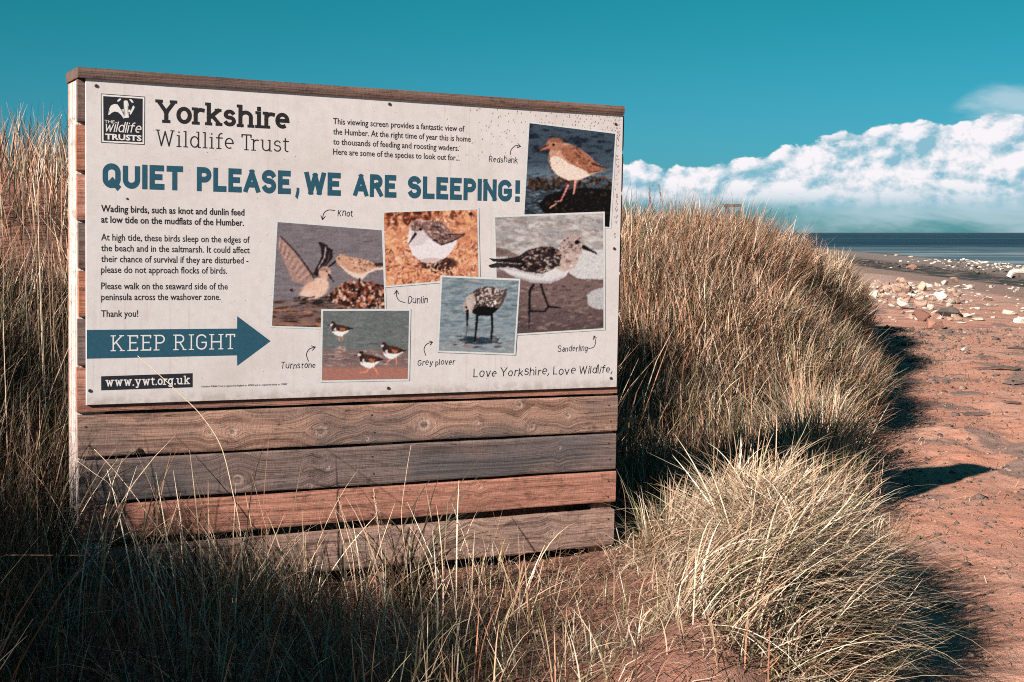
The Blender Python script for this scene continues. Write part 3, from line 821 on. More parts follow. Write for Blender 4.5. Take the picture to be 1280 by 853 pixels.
PRINT = print_mat()

def paint_redshank():
    s = Print([(661.8, 154.2), (768.8, 167.5), (761.4, 284.1), (655.3, 268.1)], 120, 130, 1)
    s.units(4.74, (600, 120))
    n = s.noise(.10, .35, 5)
    s.C[:] = (72, 86, 100); s.blend(sst(n, .45, .7), (36, 46, 62))
    s.blend(sst(s.Y, 190, 222) * sst(n, .3, .6) * .8, (128, 146, 160))
    s.blend(sst(s.Y, 226, 236) * .75, (52, 60, 70))
    s.dabs([(262, 520), (480, 520), (420, 705), (262, 705)], 160, [(130, 140, 148), (30, 36, 44), (90, 102, 112)], 14, 3, (-15, 15))
    s.dabs([(280, 490), (500, 465), (780, 490), (780, 560), (300, 560)], 200, [(60, 42, 32), (110, 70, 48), (34, 26, 24), (88, 60, 44)], 13, 7)
    s.poly([(345, 640), (390, 590), (480, 560), (600, 545), (700, 548), (800, 560), (790, 790), (600, 790), (420, 705), (370, 690)], (26, 21, 20), 14)
    s.dabs([(370, 640), (480, 565), (790, 560), (790, 720), (420, 700)], 260, [(70, 50, 38), (40, 32, 28), (14, 12, 12), (92, 70, 54)], 8, 4)
    s.line([(517, 530), (492, 585), (475, 622)], 12, 9, (240, 150, 140)); s.line([(562, 500), (550, 580)], 14, 9, (244, 165, 150))
    s.line([(475, 622), (436, 626)], 9, 6, (235, 150, 140)); s.line([(445, 640), (410, 663)], 9, 8, (240, 165, 150))
    b = [(402, 330), (400, 380), (415, 430), (455, 476), (515, 502), (585, 500), (650, 472), (700, 452), (747, 432), (735, 420), (690, 400), (640, 350), (590, 315), (540, 290), (495, 275), (440, 300)]
    s.poly(b, (206, 152, 128), 26)
    s.ell(440, 287, 50, 38, (182, 122, 100), rot=10); s.ell(450, 264, 42, 14, (150, 92, 66), .7)
    s.poly([(408, 370), (420, 430), (455, 474), (515, 498), (585, 496), (650, 470), (600, 430), (520, 400), (450, 350)], (232, 208, 194), 20)
    s.poly([(470, 300), (540, 290), (600, 320), (650, 365), (700, 410), (745, 430), (690, 452), (610, 440), (530, 400), (480, 350)], (174, 112, 88), 34)
    s.dabs([(480, 300), (560, 300), (700, 430), (640, 448), (500, 370)], 150, [(120, 70, 48), (226, 156, 116), (150, 92, 64), (88, 52, 40)], 9, 3, (20, 50))
    s.dabs([(410, 320), (470, 320), (560, 460), (440, 430)], 60, [(150, 100, 80), (250, 225, 210)], 4, 3)
    s.line([(660, 400), (745, 428)], 12, 8, (70, 44, 36)); s.line([(640, 455), (735, 436)], 6, 3, (90, 60, 48))
    s.line([(408, 300), (352, 322)], 15, 8, (232, 120, 72)); s.line([(352, 322), (318, 338)], 8, 4, (44, 36, 34)); s.line([(404, 292), (340, 322)], 4, 3, (60, 36, 30))
    s.ell(431, 288, 8, 8, (20, 16, 16)); s.line([(402, 330), (415, 430), (455, 476), (515, 502)], 4, 4, (40, 30, 34), .7)
    s.ell(438, 280, 15, 3, (230, 190, 170), .7)
    return s
def paint_sanderling():
    s = Print([(618.6, 272.1), (753.5, 267), (754, 410.4), (622.5, 418.6)], 140, 150, 2)
    s.units(3.877, (600, 260))
    n = s.noise(.06, .20, 5); n2 = s.noise(.25, .5, 4, 5)
    s.C[:] = (165, 160, 160); s.blend(sst(n, .42, .62), (198, 192, 190)); s.blend(sst(n2, .55, .75) * .6, (130, 112, 110))
    s.blend(sst(s.Y + n * 22, 342, 352), (128, 104, 102)); s.blend(sst(s.Y, 365, 412) * .6, (84, 70, 72))
    s.poly([(75, 190), (130, 200), (200, 240), (75, 235)], (112, 84, 80), 20, .7)
    s.dabs([(75, 380), (600, 360), (600, 590), (75, 600)], 330, [(70, 60, 62), (150, 124, 118), (100, 84, 84), (168, 140, 130)], 16, 3, (-14, 6), .7)
    s.poly([(425, 320), (440, 250), (500, 205), (600, 200), (600, 345), (520, 352), (460, 340)], (204, 200, 200), 26)
    s.poly([(515, 420), (560, 392), (600, 385), (600, 492), (560, 490), (520, 470)], (186, 182, 184), 26)
    s.line([(425, 322), (470, 345), (600, 350)], 5, 5, (92, 70, 66), .8)
    s.dabs([(75, 60), (600, 40), (600, 180), (75, 180)], 150, [(140, 126, 124), (214, 208, 206), (176, 150, 144)], 22, 5, (-10, 25), .5)
    s.line([(255, 372), (236, 398), (234, 512)], 11, 9, (24, 22, 24)); s.line([(235, 500), (312, 502)], 10, 6, (24, 22, 24))
    s.line([(234, 512), (232, 585)], 10, 5, (44, 36, 40), .8)
    s.line([(290, 370), (300, 410), (326, 478)], 11, 8, (24, 22, 24)); s.line([(326, 478), (385, 483)], 10, 6, (24, 22, 24)); s.line([(326, 478), (310, 498)], 8, 6, (24, 22, 24))
    s.poly([(85, 285), (150, 290), (300, 300), (420, 270), (445, 285), (405, 335), (335, 366), (250, 362), (170, 337), (118, 308)], (214, 208, 210), 12)
    s.poly([(150, 320), (250, 350), (340, 352), (405, 325), (335, 366), (250, 362), (170, 337)], (160, 152, 158), 8, .6)
    s.poly([(390, 190), (420, 150), (470, 140), (505, 190), (480, 230), (455, 290), (400, 310), (350, 290), (350, 210)], (196, 170, 162), 34)
    s.ell(447, 168, 54, 44, (186, 164, 160)); s.dabs([(400, 140), (480, 130), (500, 180), (470, 260), (400, 300), (360, 230)], 160, [(110, 86, 84), (236, 216, 208), (150, 110, 100), (80, 60, 60)], 6, 3)
    s.poly([(72, 250), (180, 236), (230, 202), (290, 188), (350, 190), (388, 215), (382, 270), (340, 300), (300, 318), (230, 312), (160, 290), (72, 275)], (58, 44, 46), 22)
    s.dabs([(180, 240), (290, 190), (385, 200), (380, 280), (320, 316), (200, 296)], 150, [(232, 216, 208), (150, 110, 98), (20, 16, 18), (206, 180, 168)], 10, 3, (-30, 50))
    s.line([(72, 250), (200, 262)], 5, 8, (24, 20, 22)); s.line([(75, 262), (200, 272)], 3, 3, (210, 196, 190)); s.line([(72, 284), (120, 285)], 6, 8, (34, 28, 30))
    s.line([(85, 285), (180, 305), (300, 330)], 3, 3, (120, 108, 110), .6)
    s.line([(498, 190), (566, 222)], 18, 4, (24, 20, 22)); s.ell(466, 166, 11, 11, (14, 12, 14))
    return s
def paint_knot():
    s = Print([(346.9, 277.8), (476.9, 288.1), (481.6, 412), (339.8, 407.3)], 150, 140, 3)
    s.units(5.333, (330, 260))
    n = s.noise(.07, .5, 5)
    s.C[:] = (134, 124, 130); s.blend(sst(n, .4, .7) * .5, (112, 100, 106))
    s.dabs([(60, 120), (800, 150), (800, 600), (60, 600)], 220, [(122, 110, 116), (150, 136, 138), (106, 96, 104)], 40, 4, (-4, 4), .5)
    s.blend(sst(s.Y, 372, 398) * .6, (140, 96, 80))
    s.dabs([(52, 610), (560, 610), (560, 800), (52, 800)], 150, [(86, 60, 54), (190, 124, 92), (60, 44, 42), (150, 110, 98)], 46, 5, (-8, 8), .8)
    s.poly([(520, 495), (640, 488), (800, 515), (803, 665), (560, 665), (430, 612), (400, 600)], (70, 44, 38), 20)
    s.dabs([(400, 600), (520, 495), (640, 488), (800, 515), (803, 665), (560, 665), (430, 612)], 240, [(226, 150, 124), (150, 84, 64), (46, 32, 30), (244, 190, 166), (190, 110, 86)], 15, 10)
    s.dabs([(400, 600), (520, 495), (800, 515), (803, 665), (560, 665)], 90, [(250, 214, 194), (30, 22, 22)], 7, 5)
    # far bird
    s.poly([(468, 335), (500, 305), (540, 320), (620, 335), (700, 352), (742, 375), (790, 366), (790, 384), (740, 405), (690, 430), (650, 478), (620, 472), (560, 440), (510, 392), (480, 372)], (206, 156, 130), 30)
    s.poly([(490, 375), (560, 420), (640, 440), (740, 400), (800, 392), (800, 412), (740, 415), (690, 438), (650, 480), (620, 474), (560, 444), (510, 396)], (232, 200, 184), 12)
    s.dabs([(560, 335), (700, 352), (740, 385), (680, 420), (590, 400)], 130, [(150, 92, 70), (236, 186, 160), (110, 74, 60)], 8, 3, (0, 30))
    s.poly([(730, 372), (795, 364), (795, 384), (745, 390)], (70, 52, 50), 12)
    s.line([(468, 358), (418, 398)], 14, 4, (28, 24, 28)); s.ell(494, 337, 6, 6, (24, 18, 18)); s.line([(632, 470), (628, 500)], 10, 10, (36, 26, 26))
    # near bird with lifted wings
    s.poly([(352, 226), (400, 238), (450, 285), (450, 330), (405, 392), (345, 460), (318, 440), (350, 380), (378, 320), (372, 270)], (52, 40, 44), 14)
    s.line([(405, 262), (395, 330), (355, 400)], 8, 6, (220, 196, 190), .9); s.line([(430, 300), (420, 350), (380, 400)], 4, 4, (180, 150, 140), .6)
    s.poly([(105, 188), (150, 232), (212, 300), (270, 380), (325, 462), (310, 500), (250, 508), (186, 488), (150, 400), (108, 300), (96, 250)], (176, 138, 128), 24)
    for i in range(16):
        t = i / 15
        s.line([(105 + t * 200, 205 + t * 240), (98 + t * 150, 262 + t * 230 + 6)], 3, 5, (118, 88, 84) if i % 2 else (222, 192, 180), .8)
    s.line([(105, 188), (150, 232), (212, 300), (270, 380), (325, 462)], 7, 12, (64, 46, 46))
    s.ell(332, 545, 98, 60, (226, 178, 156), rot=-22); s.ell(310, 575, 80, 32, (232, 196, 178), .8)
    s.ell(398, 430, 42, 40, (214, 170, 150)); s.poly([(330, 470), (400, 455), (425, 500), (405, 560), (330, 590)], (228, 186, 166), 26)
    s.ell(392, 410, 36, 10, (150, 108, 92), .7)
    s.line([(425, 446), (458, 494)], 14, 4, (26, 22, 26)); s.ell(412, 425, 6, 6, (24, 18, 18)); s.ell(186, 548, 18, 9, (44, 34, 38))
    s.ell(215, 550, 30, 16, (150, 128, 128), .8); s.dabs([(200, 590), (430, 590), (430, 640), (200, 640)], 50, [(40, 32, 34), (90, 70, 66)], 20, 5, (-5, 5))
    return s
def paint_dunlin():
    s = Print([(479.4, 266), (595.9, 262.2), (597.8, 347.3), (482.2, 357.4)], 140, 110, 4)
    s.units(4.264, (470, 250))
    n = s.noise(.15, .25, 4)
    s.C[:] = (214, 140, 106); s.blend(sst(n, .45, .65), (238, 172, 124)); s.blend(sst(s.noise(.2, .2, 4, 9), .5, .7) * sst(s.Y, 300, 262), (110, 56, 42))
    s.dabs([(40, 60), (540, 50), (545, 420), (50, 460)], 520, [(250, 196, 164), (190, 108, 82), (240, 166, 112), (140, 74, 58), (252, 214, 186)], 17, 3, (0, 180), .8)
    s.dabs([(45, 250), (545, 230), (545, 420), (50, 460)], 420, [(252, 206, 180), (170, 92, 70), (100, 52, 42), (244, 160, 130)], 15, 2.6, (0, 180), .85)
    s.dabs([(60, 60), (330, 60), (330, 110), (60, 140)], 60, [(96, 48, 38), (150, 76, 54)], 16, 8)
    s.ell(330, 338, 100, 34, (56, 30, 26), .75)
    s.line([(322, 320), (310, 388)], 13, 8, (30, 22, 22)); s.line([(335, 320), (338, 350)], 10, 8, (30, 22, 22)); s.dabs([(250, 330), (400, 310), (420, 400), (250, 410)], 60, [(250, 200, 170), (40, 24, 22)], 14, 3)
    s.poly([(178, 125), (215, 103), (250, 112), (330, 110), (370, 145), (412, 186), (430, 215), (402, 272), (362, 312), (300, 338), (240, 332), (190, 292), (163, 220), (172, 160)], (228, 216, 220), 14)
    s.poly([(245, 116), (330, 110), (370, 145), (410, 185), (475, 181), (430, 214), (390, 226), (345, 243), (295, 212), (262, 190), (245, 150)], (140, 104, 98), 30)
    s.dabs([(260, 118), (340, 115), (430, 200), (340, 238), (280, 190)], 170, [(214, 186, 178), (74, 52, 50), (172, 132, 122), (44, 32, 32)], 9, 3, (10, 50))
    s.line([(300, 212), (345, 240), (400, 222), (470, 184)], 7, 4, (48, 34, 36)); s.line([(380, 185), (472, 182)], 6, 4, (60, 44, 44))
    s.ell(214, 138, 36, 30, (150, 110, 102)); s.dabs([(185, 110), (245, 110), (250, 160), (190, 165)], 50, [(90, 62, 58), (196, 160, 150)], 6, 3)
    s.poly([(180, 170), (250, 160), (280, 200), (240, 240), (190, 250)], (206, 190, 192), 20, .7)
    s.line([(205, 182), (169, 236)], 14, 4, (26, 20, 22)); s.ell(233, 157, 8, 7, (24, 18, 18)); s.line([(200, 168), (226, 160)], 5, 4, (110, 80, 76), .8)
    s.ell(290, 325, 60, 16, (196, 160, 150), .6); s.ell(503, 76, 10, 10, (60, 40, 34))
    return s
def paint_plover():
    s = Print([(552.6, 346.6), (648, 351), (641.8, 441.8), (548.1, 438.3)], 120, 120, 5)
    n = s.noise(.12, .5, 5)
    s.C[:] = (140, 156, 166); s.blend(sst(n, .42, .68), (112, 128, 138)); s.blend(sst(s.Y, 392, 440) * sst(n, .3, .6) * .5, (168, 158, 156))
    s.dabs([(548, 346), (648, 350), (642, 442), (548, 438)], 220, [(168, 176, 182), (100, 114, 124), (184, 170, 162)], 6, .8, (-8, 6), .6)
    s.poly([(570, 425), (590, 421), (624, 423), (620, 429), (590, 430)], (44, 66, 84), 14, .9)
    s.dabs([(566, 420), (626, 420), (624, 434), (566, 434)], 30, [(150, 120, 116), (36, 54, 70)], 5, 1, (-3, 3))
    s.line([(595.8, 390), (594.6, 408), (592.4, 427)], 3.2, 1.8, (24, 20, 22)); s.line([(613.6, 390), (614.6, 408), (613, 426)], 3.0, 1.8, (24, 20, 22))
    s.poly([(578.6, 384), (581, 376), (587, 367), (596, 360.5), (606, 358), (617, 359.2), (625, 363.8), (633, 361), (632.5, 369), (627, 380), (620, 389), (611, 394), (597, 394.5), (590, 389)], (92, 78, 76), 30)
    s.dabs([(584, 372), (600, 359), (620, 360), (630, 366), (622, 384), (600, 386)], 210, [(226, 204, 196), (30, 26, 28), (196, 160, 146), (244, 232, 226)], 1.5, .9)
    s.poly([(588, 388), (600, 383), (618, 384), (622, 386), (612, 394.5), (597, 395), (590, 391)], (26, 22, 24), 8)
    s.ell(583.6, 382.5, 5.6, 8.0, (182, 160, 152), rot=18); s.poly([(581, 372), (590, 366), (594, 374), (589, 392), (585, 392)], (204, 186, 178), 24, .8)
    s.line([(583.4, 389), (583.0, 408)], 3.6, 1.6, (24, 20, 22)); s.line([(583, 408), (580.5, 431)], 1.4, 1.0, (86, 76, 78), .8); s.ell(582, 384, 1.3, 1.3, (18, 16, 18))
    return s
def paint_turnstone():
    s = Print([(403.6, 388.9), (511, 388.6), (509.3, 473.7), (402.2, 475.7)], 130, 110, 6)
    s.units(5.818, (340, 380))
    n = s.noise(.08, .4, 5)
    s.C[:] = (116, 122, 122); s.blend(sst(n, .45, .7) * .5, (100, 104, 106))
    s.dabs([(370, 60), (995, 60), (985, 340), (370, 330)], 150, [(92, 90, 96), (132, 138, 138), (150, 136, 130)], 22, 3, (-2, 8), .7)
    s.blend(sst(s.Y + n * 6, 437, 444) * .9, (136, 110, 108)); s.blend(sst(s.Y, 456, 462), (176, 120, 108))
    s.dabs([(370, 330), (985, 330), (985, 440), (370, 450)], 110, [(110, 88, 90), (166, 126, 116), (190, 170, 168)], 30, 4, (-2, 5), .6)
    s.dabs([(470, 310), (530, 310), (525, 410), (460, 410)], 30, [(220, 180, 164), (196, 150, 136)], 12, 4, (-3, 3), .7)
    def bird(x, y, k, legs):
        f = lambda pts: [(x + a * k, y + b * k) for a, b in pts]
        for lg in legs: s.line(f(lg), 9 * k, 7 * k, (244, 150, 110))
        s.poly(f([(28, 62), (60, 40), (130, 60), (172, 55), (120, 92), (92, 112), (55, 104), (30, 84)]), (236, 228, 226), 8)
        s.poly(f([(50, 22), (110, 32), (175, 55), (150, 66), (100, 76), (60, 72), (46, 50)]), (84, 56, 48), 24)
        s.poly(f([(82, 48), (120, 56), (110, 74), (84, 68)]), (190, 110, 76), 16)
        s.poly(f([(10, 24), (26, 4), (46, 6), (52, 30), (60, 62), (44, 78), (28, 66), (22, 40)]), (62, 44, 42), 20)
        s.ell(*f([(22, 26)])[0], 12 * k, 9 * k, (226, 206, 196)); s.ell(*f([(48, 62)])[0], 8 * k, 12 * k, (232, 220, 214), .9)
        s.line(f([(8, 28), (-4, 32)]), 6 * k, 3 * k, (24, 20, 20)); s.ell(*f([(26, 18)])[0], 3, 3, (12, 12, 12)); s.line(f([(140, 52), (178, 54)]), 8 * k, 4, (44, 32, 32))
    bird(408, 125, 1.0, [[(80, 105), (76, 140)], [(100, 105), (98, 140)]])
    bird(772, 275, 1.15, [[(75, 105), (45, 142)], [(110, 100), (112, 150)]])
    bird(602, 338, 1.18, [[(80, 105), (72, 130), (30, 138)], [(110, 102), (130, 128), (134, 142)]])
    return s

# ------------------------------------------------------------------ the information sign
def build_sign():
    org = (0.0, 0.0, -H_P)
    root = empty("information_sign", mw=frame_at(*org))
    tag(root, "large off-white bird information sign reading quiet please we are sleeping, screwed to the planks", "information sign")
    m, k, p, out = mat("printed_sheet")
    g = k.n('ShaderNodeTexCoord').outputs['Object']
    n1 = k.noise(g, 26, 6, .7); n2 = k.noise(g, 190, 4, .75); n3 = k.noise(g, 3.0, 4, .6)
    c = k.mix(k.ss(n1, .38, .7), (0.525, 0.485, 0.48), (0.48, 0.438, 0.432))
    c = k.mix(k.ss(n2, .64, .74, 0, .5), c, (0.40, 0.31, 0.28))
    c = k.mix(k.ss(n3, .45, .75, 0, .5), c, (0.42, 0.36, 0.34))
    st = k.noise(k.v('MULTIPLY', g, (60.0, 1.0, 1.4)), 1.0, 4, .6)
    c = k.mix(k.ss(st, .56, .72, 0, .35), c, (0.36, 0.30, 0.28))
    zz = k.sep(g)[2]
    c = k.mix(k.m('MULTIPLY', k.ss(zz, 0.05, 0.0), k.ss(n1, .35, .6, 0.1, .55)), c, (0.26, 0.20, 0.17))
    k.put(p.inputs['Base Color'], c); p.inputs['Roughness'].default_value = 0.5; p.inputs['Specular IOR Level'].default_value = 0.3
    k.put(p.inputs['Normal'], k.bump(n2, .12, .002))
    bm = bmesh.new()
    bmesh.ops.create_cube(bm, size=1.0)
    for v in bm.verts:
        v.co = Vector(((v.co.x + .5) * W_P, (v.co.y + .5) * 0.008, (v.co.z + .5) * H_P))
    bmesh.ops.bevel(bm, geom=[e for e in bm.edges], offset=0.0012, segments=1, affect='EDGES')
    me = bpy.data.meshes.new("panel"); bm.to_mesh(me); bm.free()
    link("panel", me, m, root)
    Y1 = -0.0004
    def L(px, py, y=0.0):
        u, z = face(px, py); return (u - org[0], y - org[1], z - org[2])
    def flat(name, polys, mt, y, parent=root):
        V = []; Fq = []
        for i, pl in enumerate(polys):
            b = len(V); V += [L(a, c, y - 0.00001 * (i % 5)) for a, c in pl]; Fq.append(tuple(range(b, b + len(pl))))
        me = bpy.data.meshes.new(name); me.from_pydata(V, [], Fq); me.update()
        return link(name, me, mt, parent)
    # --- heading block
    def cap(px, top, bot): return face(px, top)[1] - face(px, bot)[1]
    def strokes(name, s, w, lx, by, rx, h, mt, y=Y1, parent=root, **kw):
        ly, wd = stroke_text(s, w, **kw)
        u0, z0 = face(lx, by); u1 = face(rx, by)[0]
        for k_ in range(s.count(' ') + 1):
            o = place_layers(name, [l for l in ly if l[2] == k_], wd, u0, u1, z0, h, y, mt, parent, org)
        return o
    strokes("heading", "Yorkshire", 0.175, 194, 153.2, 361.6, cap(194, 124.3, 153.2), INK, serif=True, gap=.035, slab_w=.135, reach=.6)
    strokes("heading", "Wildlife Trust", 0.075, 194.4, 182.6, 361.4, cap(194, 162, 182.6), INK, serif=True, gap=.11, slab_w=.06, reach=.8)
    hb = face(127, 235)[1]; hh = cap(127, 203.8, 235)
    for s, lx, rx in (("QUIET", 128.2, 228.6), ("PLEASE", 246.0, 363.5), (",", 369, 374), ("WE", 379.8, 426), ("ARE", 441, 495.5), ("SLEEPING", 509.8, 640), ("!", 644.2, 649.8)):
        ly, wd = stroke_text(s, 0.245, gap=0.10)
        xs = [v[0] for V_, Q_, _ in ly for v in V_]
        xm, xM = min(xs), max(xs)
        ly = [([(a - xm, b) for a, b in V_], Q_) for V_, Q_, _ in ly]
        u0 = face(lx, 230)[0]; u1 = face(rx, 235)[0]
        o = place_layers("slogan_word", ly, xM - xm, u0, u1, hb, hh, Y1, BLUEINK, root, org)
    # --- paragraphs
    ch = cap(130, 292.6, 300.9)
    font_lines("bold_paragraph", [("Wading birds, such as knot and dunlin feed", 126.3, 264.9, 305.5), ("at low tide on the mudflats of the Humber.", 126.3, 278.4, 304.8)], ch, INK, root, org, Y1, bold=0.022)
    font_lines("paragraph", [("At high tide, these birds sleep on the edges of", 126.3, 300.6, 312), ("the beach and in the saltmarsh. It could affect", 126.3, 314.1, 312), ("their chance of survival if they are disturbed -", 126.3, 327.7, 310.4), ("please do not approach flocks of birds.", 126.3, 341.2, 283.8)], ch, INK, root, org, Y1, bold=0.012)
    font_lines("paragraph", [("Please walk on the seaward side of the", 126.4, 361.7, 284.6), ("peninsula across the washover zone.", 126.4, 375.4, 275.6)], ch, INK, root, org, Y1, bold=0.012)
    font_lines("paragraph", [("Thank you!", 126.4, 396.4, 172.6)], ch, INK, root, org, Y1, bold=0.012)
    font_lines("paragraph", [("This viewing screen provides a fantastic view of", 416.3, 155.2, 580.6), ("the Humber. At the right time of year this is home", 416.3, 168.1, 588.4), ("to thousands of feeding and roosting waders.", 416.3, 180.8, 573.6), ("Here are some of the species to look out for...", 416.3, 193.4, 574.4)], ch * 0.96, INK, root, org, Y1, bold=0.012)
    font_lines("small_print", [("Yorkshire Wildlife Trust is registered in England no. 409650 and is a registered charity no. 210807", 251.2, 484.6, 359)], cap(251, 482.3, 484.6), INK, root, org, Y1)
    # --- arrow
    ar = flat("arrow", [[(108.4, 412.6), (296.2, 410.9), (296.5, 395.4), (338.1, 426.6), (296.5, 457.4), (296.2, 444.4), (108.4, 448.6)]], BLUEINK, Y1)
    ar['label'] = "teal blue arrow reading keep right"
    strokes("lettering", "KEEP RIGHT", 0.085, 138.2, 439.3, 292.5, cap(138, 419.5, 439.3), WHITEINK, y=-0.0008, parent=root, serif=True, gap=.15, slab_w=.06)
    wb = flat("web_address_box", [[(126.4, 470.6), (240.7, 466.7), (240.7, 484.3), (126.4, 488.2)]], DARKBOX, Y1)
    strokes("lettering", "www.ywt.org.uk", 0.15, 131.8, 483.4, 237.5, cap(131, 472.4, 483.4), WHITEINK, y=-0.0008, parent=root, serif=True, gap=.09, slab_w=.11)
    # --- emblem
    def z1(pts): return [(a / 11.53 + 120, b / 11.53 + 112) for a, b in pts]
    flat("emblem_border", [z1([(70, 58), (707, 104), (700, 800), (75, 768)])], INK, Y1)
    flat("emblem_margin", [z1([(80, 70), (697, 114), (691, 789), (85, 758)])], WHITEINK, -0.0007)
    flat("emblem_box", [z1([(103, 96), (672, 134), (668, 762), (108, 738)])], DARKBOX, -0.0010)
    bad = [[(172, 362), (200, 320), (190, 280), (215, 232), (262, 210), (310, 218), (340, 262), (372, 318), (398, 372), (414, 408), (396, 420), (364, 372), (320, 330), (270, 318), (226, 336), (192, 368)],
           [(398, 168), (425, 158), (455, 166), (470, 220), (458, 280), (452, 340), (476, 404), (430, 412), (398, 408), (424, 366), (418, 300), (404, 240)],
           [(545, 232), (556, 262), (530, 312), (500, 366), (482, 350), (492, 330), (510, 290), (526, 244)],
           [(303, 168), (322, 138), (352, 130), (360, 146), (336, 170), (308, 178)],
           [(474, 146), (504, 140), (532, 168), (540, 190), (516, 192), (496, 166)],
           [(362, 292), (396, 286), (402, 310), (382, 330), (374, 318), (392, 304)], [(464, 300), (490, 288), (500, 318), (480, 332), (466, 320)]]
    bm = bmesh.new()
    for i, pl in enumerate(bad):
        vs = [bm.verts.new(L(*q, -0.0013 - 0.00001 * i)) for q in z1(pl)]
        bm.faces.new(vs)
    bmesh.ops.triangulate(bm, faces=bm.faces)
    me = bpy.data.meshes.new("badger_head"); bm.to_mesh(me); bm.free(); link("badger_head", me, WHITEINK, root)
    k1 = 1 / 11.53
    font_lines("emblem_lettering", [("THE", 120 + 122 * k1, 112 + 484 * k1, 120 + 268 * k1)], cap(135, 112 + 440 * k1, 112 + 484 * k1), WHITEINK, root, org, -0.0013, bold=0.0)
    font_lines("emblem_lettering", [("TRUSTS", 120 + 130 * k1, 112 + 716 * k1, 120 + 656 * k1)], cap(135, 112 + 640 * k1, 112 + 716 * k1), WHITEINK, root, org, -0.0013, bold=0.035)
    strokes("emblem_lettering", "wildlife", 0.10, 120 + 118 * k1, 112 + 606 * k1, 120 + 640 * k1, cap(140, 112 + 452 * k1, 112 + 604 * k1), WHITEINK, y=-0.0013, parent=root, gap=.10, shear=0.22)
    # --- photographs
    PAPER = flat_mat("print_paper", (0.45, 0.45, 0.45), var=.3)
    SHADOW_EDGE = None
    lay = [(paint_redshank(), 0.0009, "printed photo of a redshank standing on dark weed"), (paint_knot(), 0.0009, "printed photo of two knots, one with wings raised"),
           (paint_sanderling(), 0.0015, "printed photo of a sanderling walking on wet sand"), (paint_dunlin(), 0.0015, "printed photo of a dunlin in orange grass"),
           (paint_turnstone(), 0.0015, "printed photo of three turnstones at the water's edge"), (paint_plover(), 0.0021, "printed photo of a grey plover in shallow water")]
    for s, y, lab in lay:
        cs = s.c; cen = sum(cs) / 4
        out_ = []
        for c in cs:
            d = c - cen; out_.append(tuple(c + np.array([2.3 * np.sign(d[0]), 2.3 * np.sign(d[1])])))
        pf = flat("photo_border", [out_], PAPER, -y)
        me = s.mesh("photograph", -(y + 0.0003), org)
        o = link("photograph", me, PRINT, root); o['label'] = lab
    # the sanderling's tail runs over the edge of its print
    k3 = lambda pts: [(a / 3.877 + 600, b / 3.877 + 260) for a, b in pts]
    flat("bird_tail", [k3([(42, 244), (100, 249), (100, 264), (60, 258)]), k3([(40, 278), (78, 267), (96, 272), (90, 290), (46, 288)])], INK, -0.0020)
    # --- handwriting
    HW = dict(gap=.15, jitter=.06, clamp=False, shear=.10)
    def hand(s, lx, by, rx, h, sd, w=.11):
        n = strokes("handwriting", s, w, lx, by, rx, h, INK, seed=sd, **HW)
    chh = cap(440, 262, 270)
    hand("Redshank", 611, 202.6, 647, chh, 3); hand("Knot", 422, 270.2, 441, chh * 1.05, 4); hand("Dunlin", 509.4, 379.8, 534, chh * 1.15, 5)
    hand("Turnstone", 350.6, 461.2, 394, chh * .98, 6); hand("Grey plover", 521.6, 457.2, 568.6, chh * 1.0, 7); hand("Sanderling", 697, 440, 734, chh * 1.05, 8)
    hand("Love Yorkshire, Love Wildlife,", 591.5, 471.6, 765, chh * 1.42, 9, .095)
    def pen(pts, w=1.0):
        P = []
        pts = [np.array(L(*q)) for q in pts]
        # Catmull-Rom through the points, then a small open head at the tip
        pp = [pts[0]] + pts + [pts[-1]]
        for i in range(1, len(pp) - 2):
            for t in np.linspace(0, 1, 7)[:-1]:
                a, b, c, d = pp[i - 1:i + 3]
                P.append(0.5 * ((2 * b) + (c - a) * t + (2 * a - 5 * b + 4 * c - d) * t * t + (3 * b - 3 * c + d - a) * t ** 3))
        P.append(pts[-1])
        P2 = [(q[0], q[2]) for q in P]
        tip = np.array(P2[-1]); dr = tip - np.array(P2[-6]); dr = dr / np.linalg.norm(dr) * 0.018
        def rot(v, a): return np.array([v[0] * math.cos(a) - v[1] * math.sin(a), v[0] * math.sin(a) + v[1] * math.cos(a)])
        V = []; Fq = []
        for i, st in enumerate([P2, [tuple(tip + rot(-dr, .55)), tuple(tip), ], [tuple(tip + rot(-dr, -.55)), tuple(tip)]]):
            vs, qs = ribbon(st, 0.0030 * w, .2); b = len(V)
            V += [(v[0], Y1 - .00001 * i, v[1]) for v in vs]; Fq += [tuple(b + j for j in q_) for q_ in qs]
        me = bpy.data.meshes.new("pen_arrow"); me.from_pydata(V, [], Fq); me.update(); link("pen_arrow", me, INK, root)
    z = lambda pts, k_, o_: [(a / k_ + o_[0], b / k_ + o_[1]) for a, b in pts]
    pen(z([(1100, 356), (1105, 330), (1130, 308), (1155, 313)], 4.267, (380, 110)))
    pen(z([(165, 655), (130, 652), (105, 670), (98, 704)], 4.267, (380, 110)))
    pen(z([(155, 548), (125, 538), (110, 515), (110, 482)], 4.264, (470, 250)))
    pen(z([(265, 418), (250, 370), (270, 330), (315, 314)], 5.818, (340, 380)))
    pen(z([(1118, 375), (1105, 330), (1125, 293), (1168, 278)], 5.818, (340, 380)))
    pen(z([(525, 682), (550, 675), (560, 650), (552, 620)], 3.877, (600, 260)))
    # --- screws
    ms, k, p, out = mat("steel_screw")
    k.put(p.inputs['Base Color'], (0.11, 0.085, 0.08)); p.inputs['Metallic'].default_value = 0.7; p.inputs['Roughness'].default_value = 0.45
    bm = bmesh.new(); bmesh.ops.create_cone(bm, cap_ends=True, segments=14, radius1=0.0068, radius2=0.0058, depth=0.003)
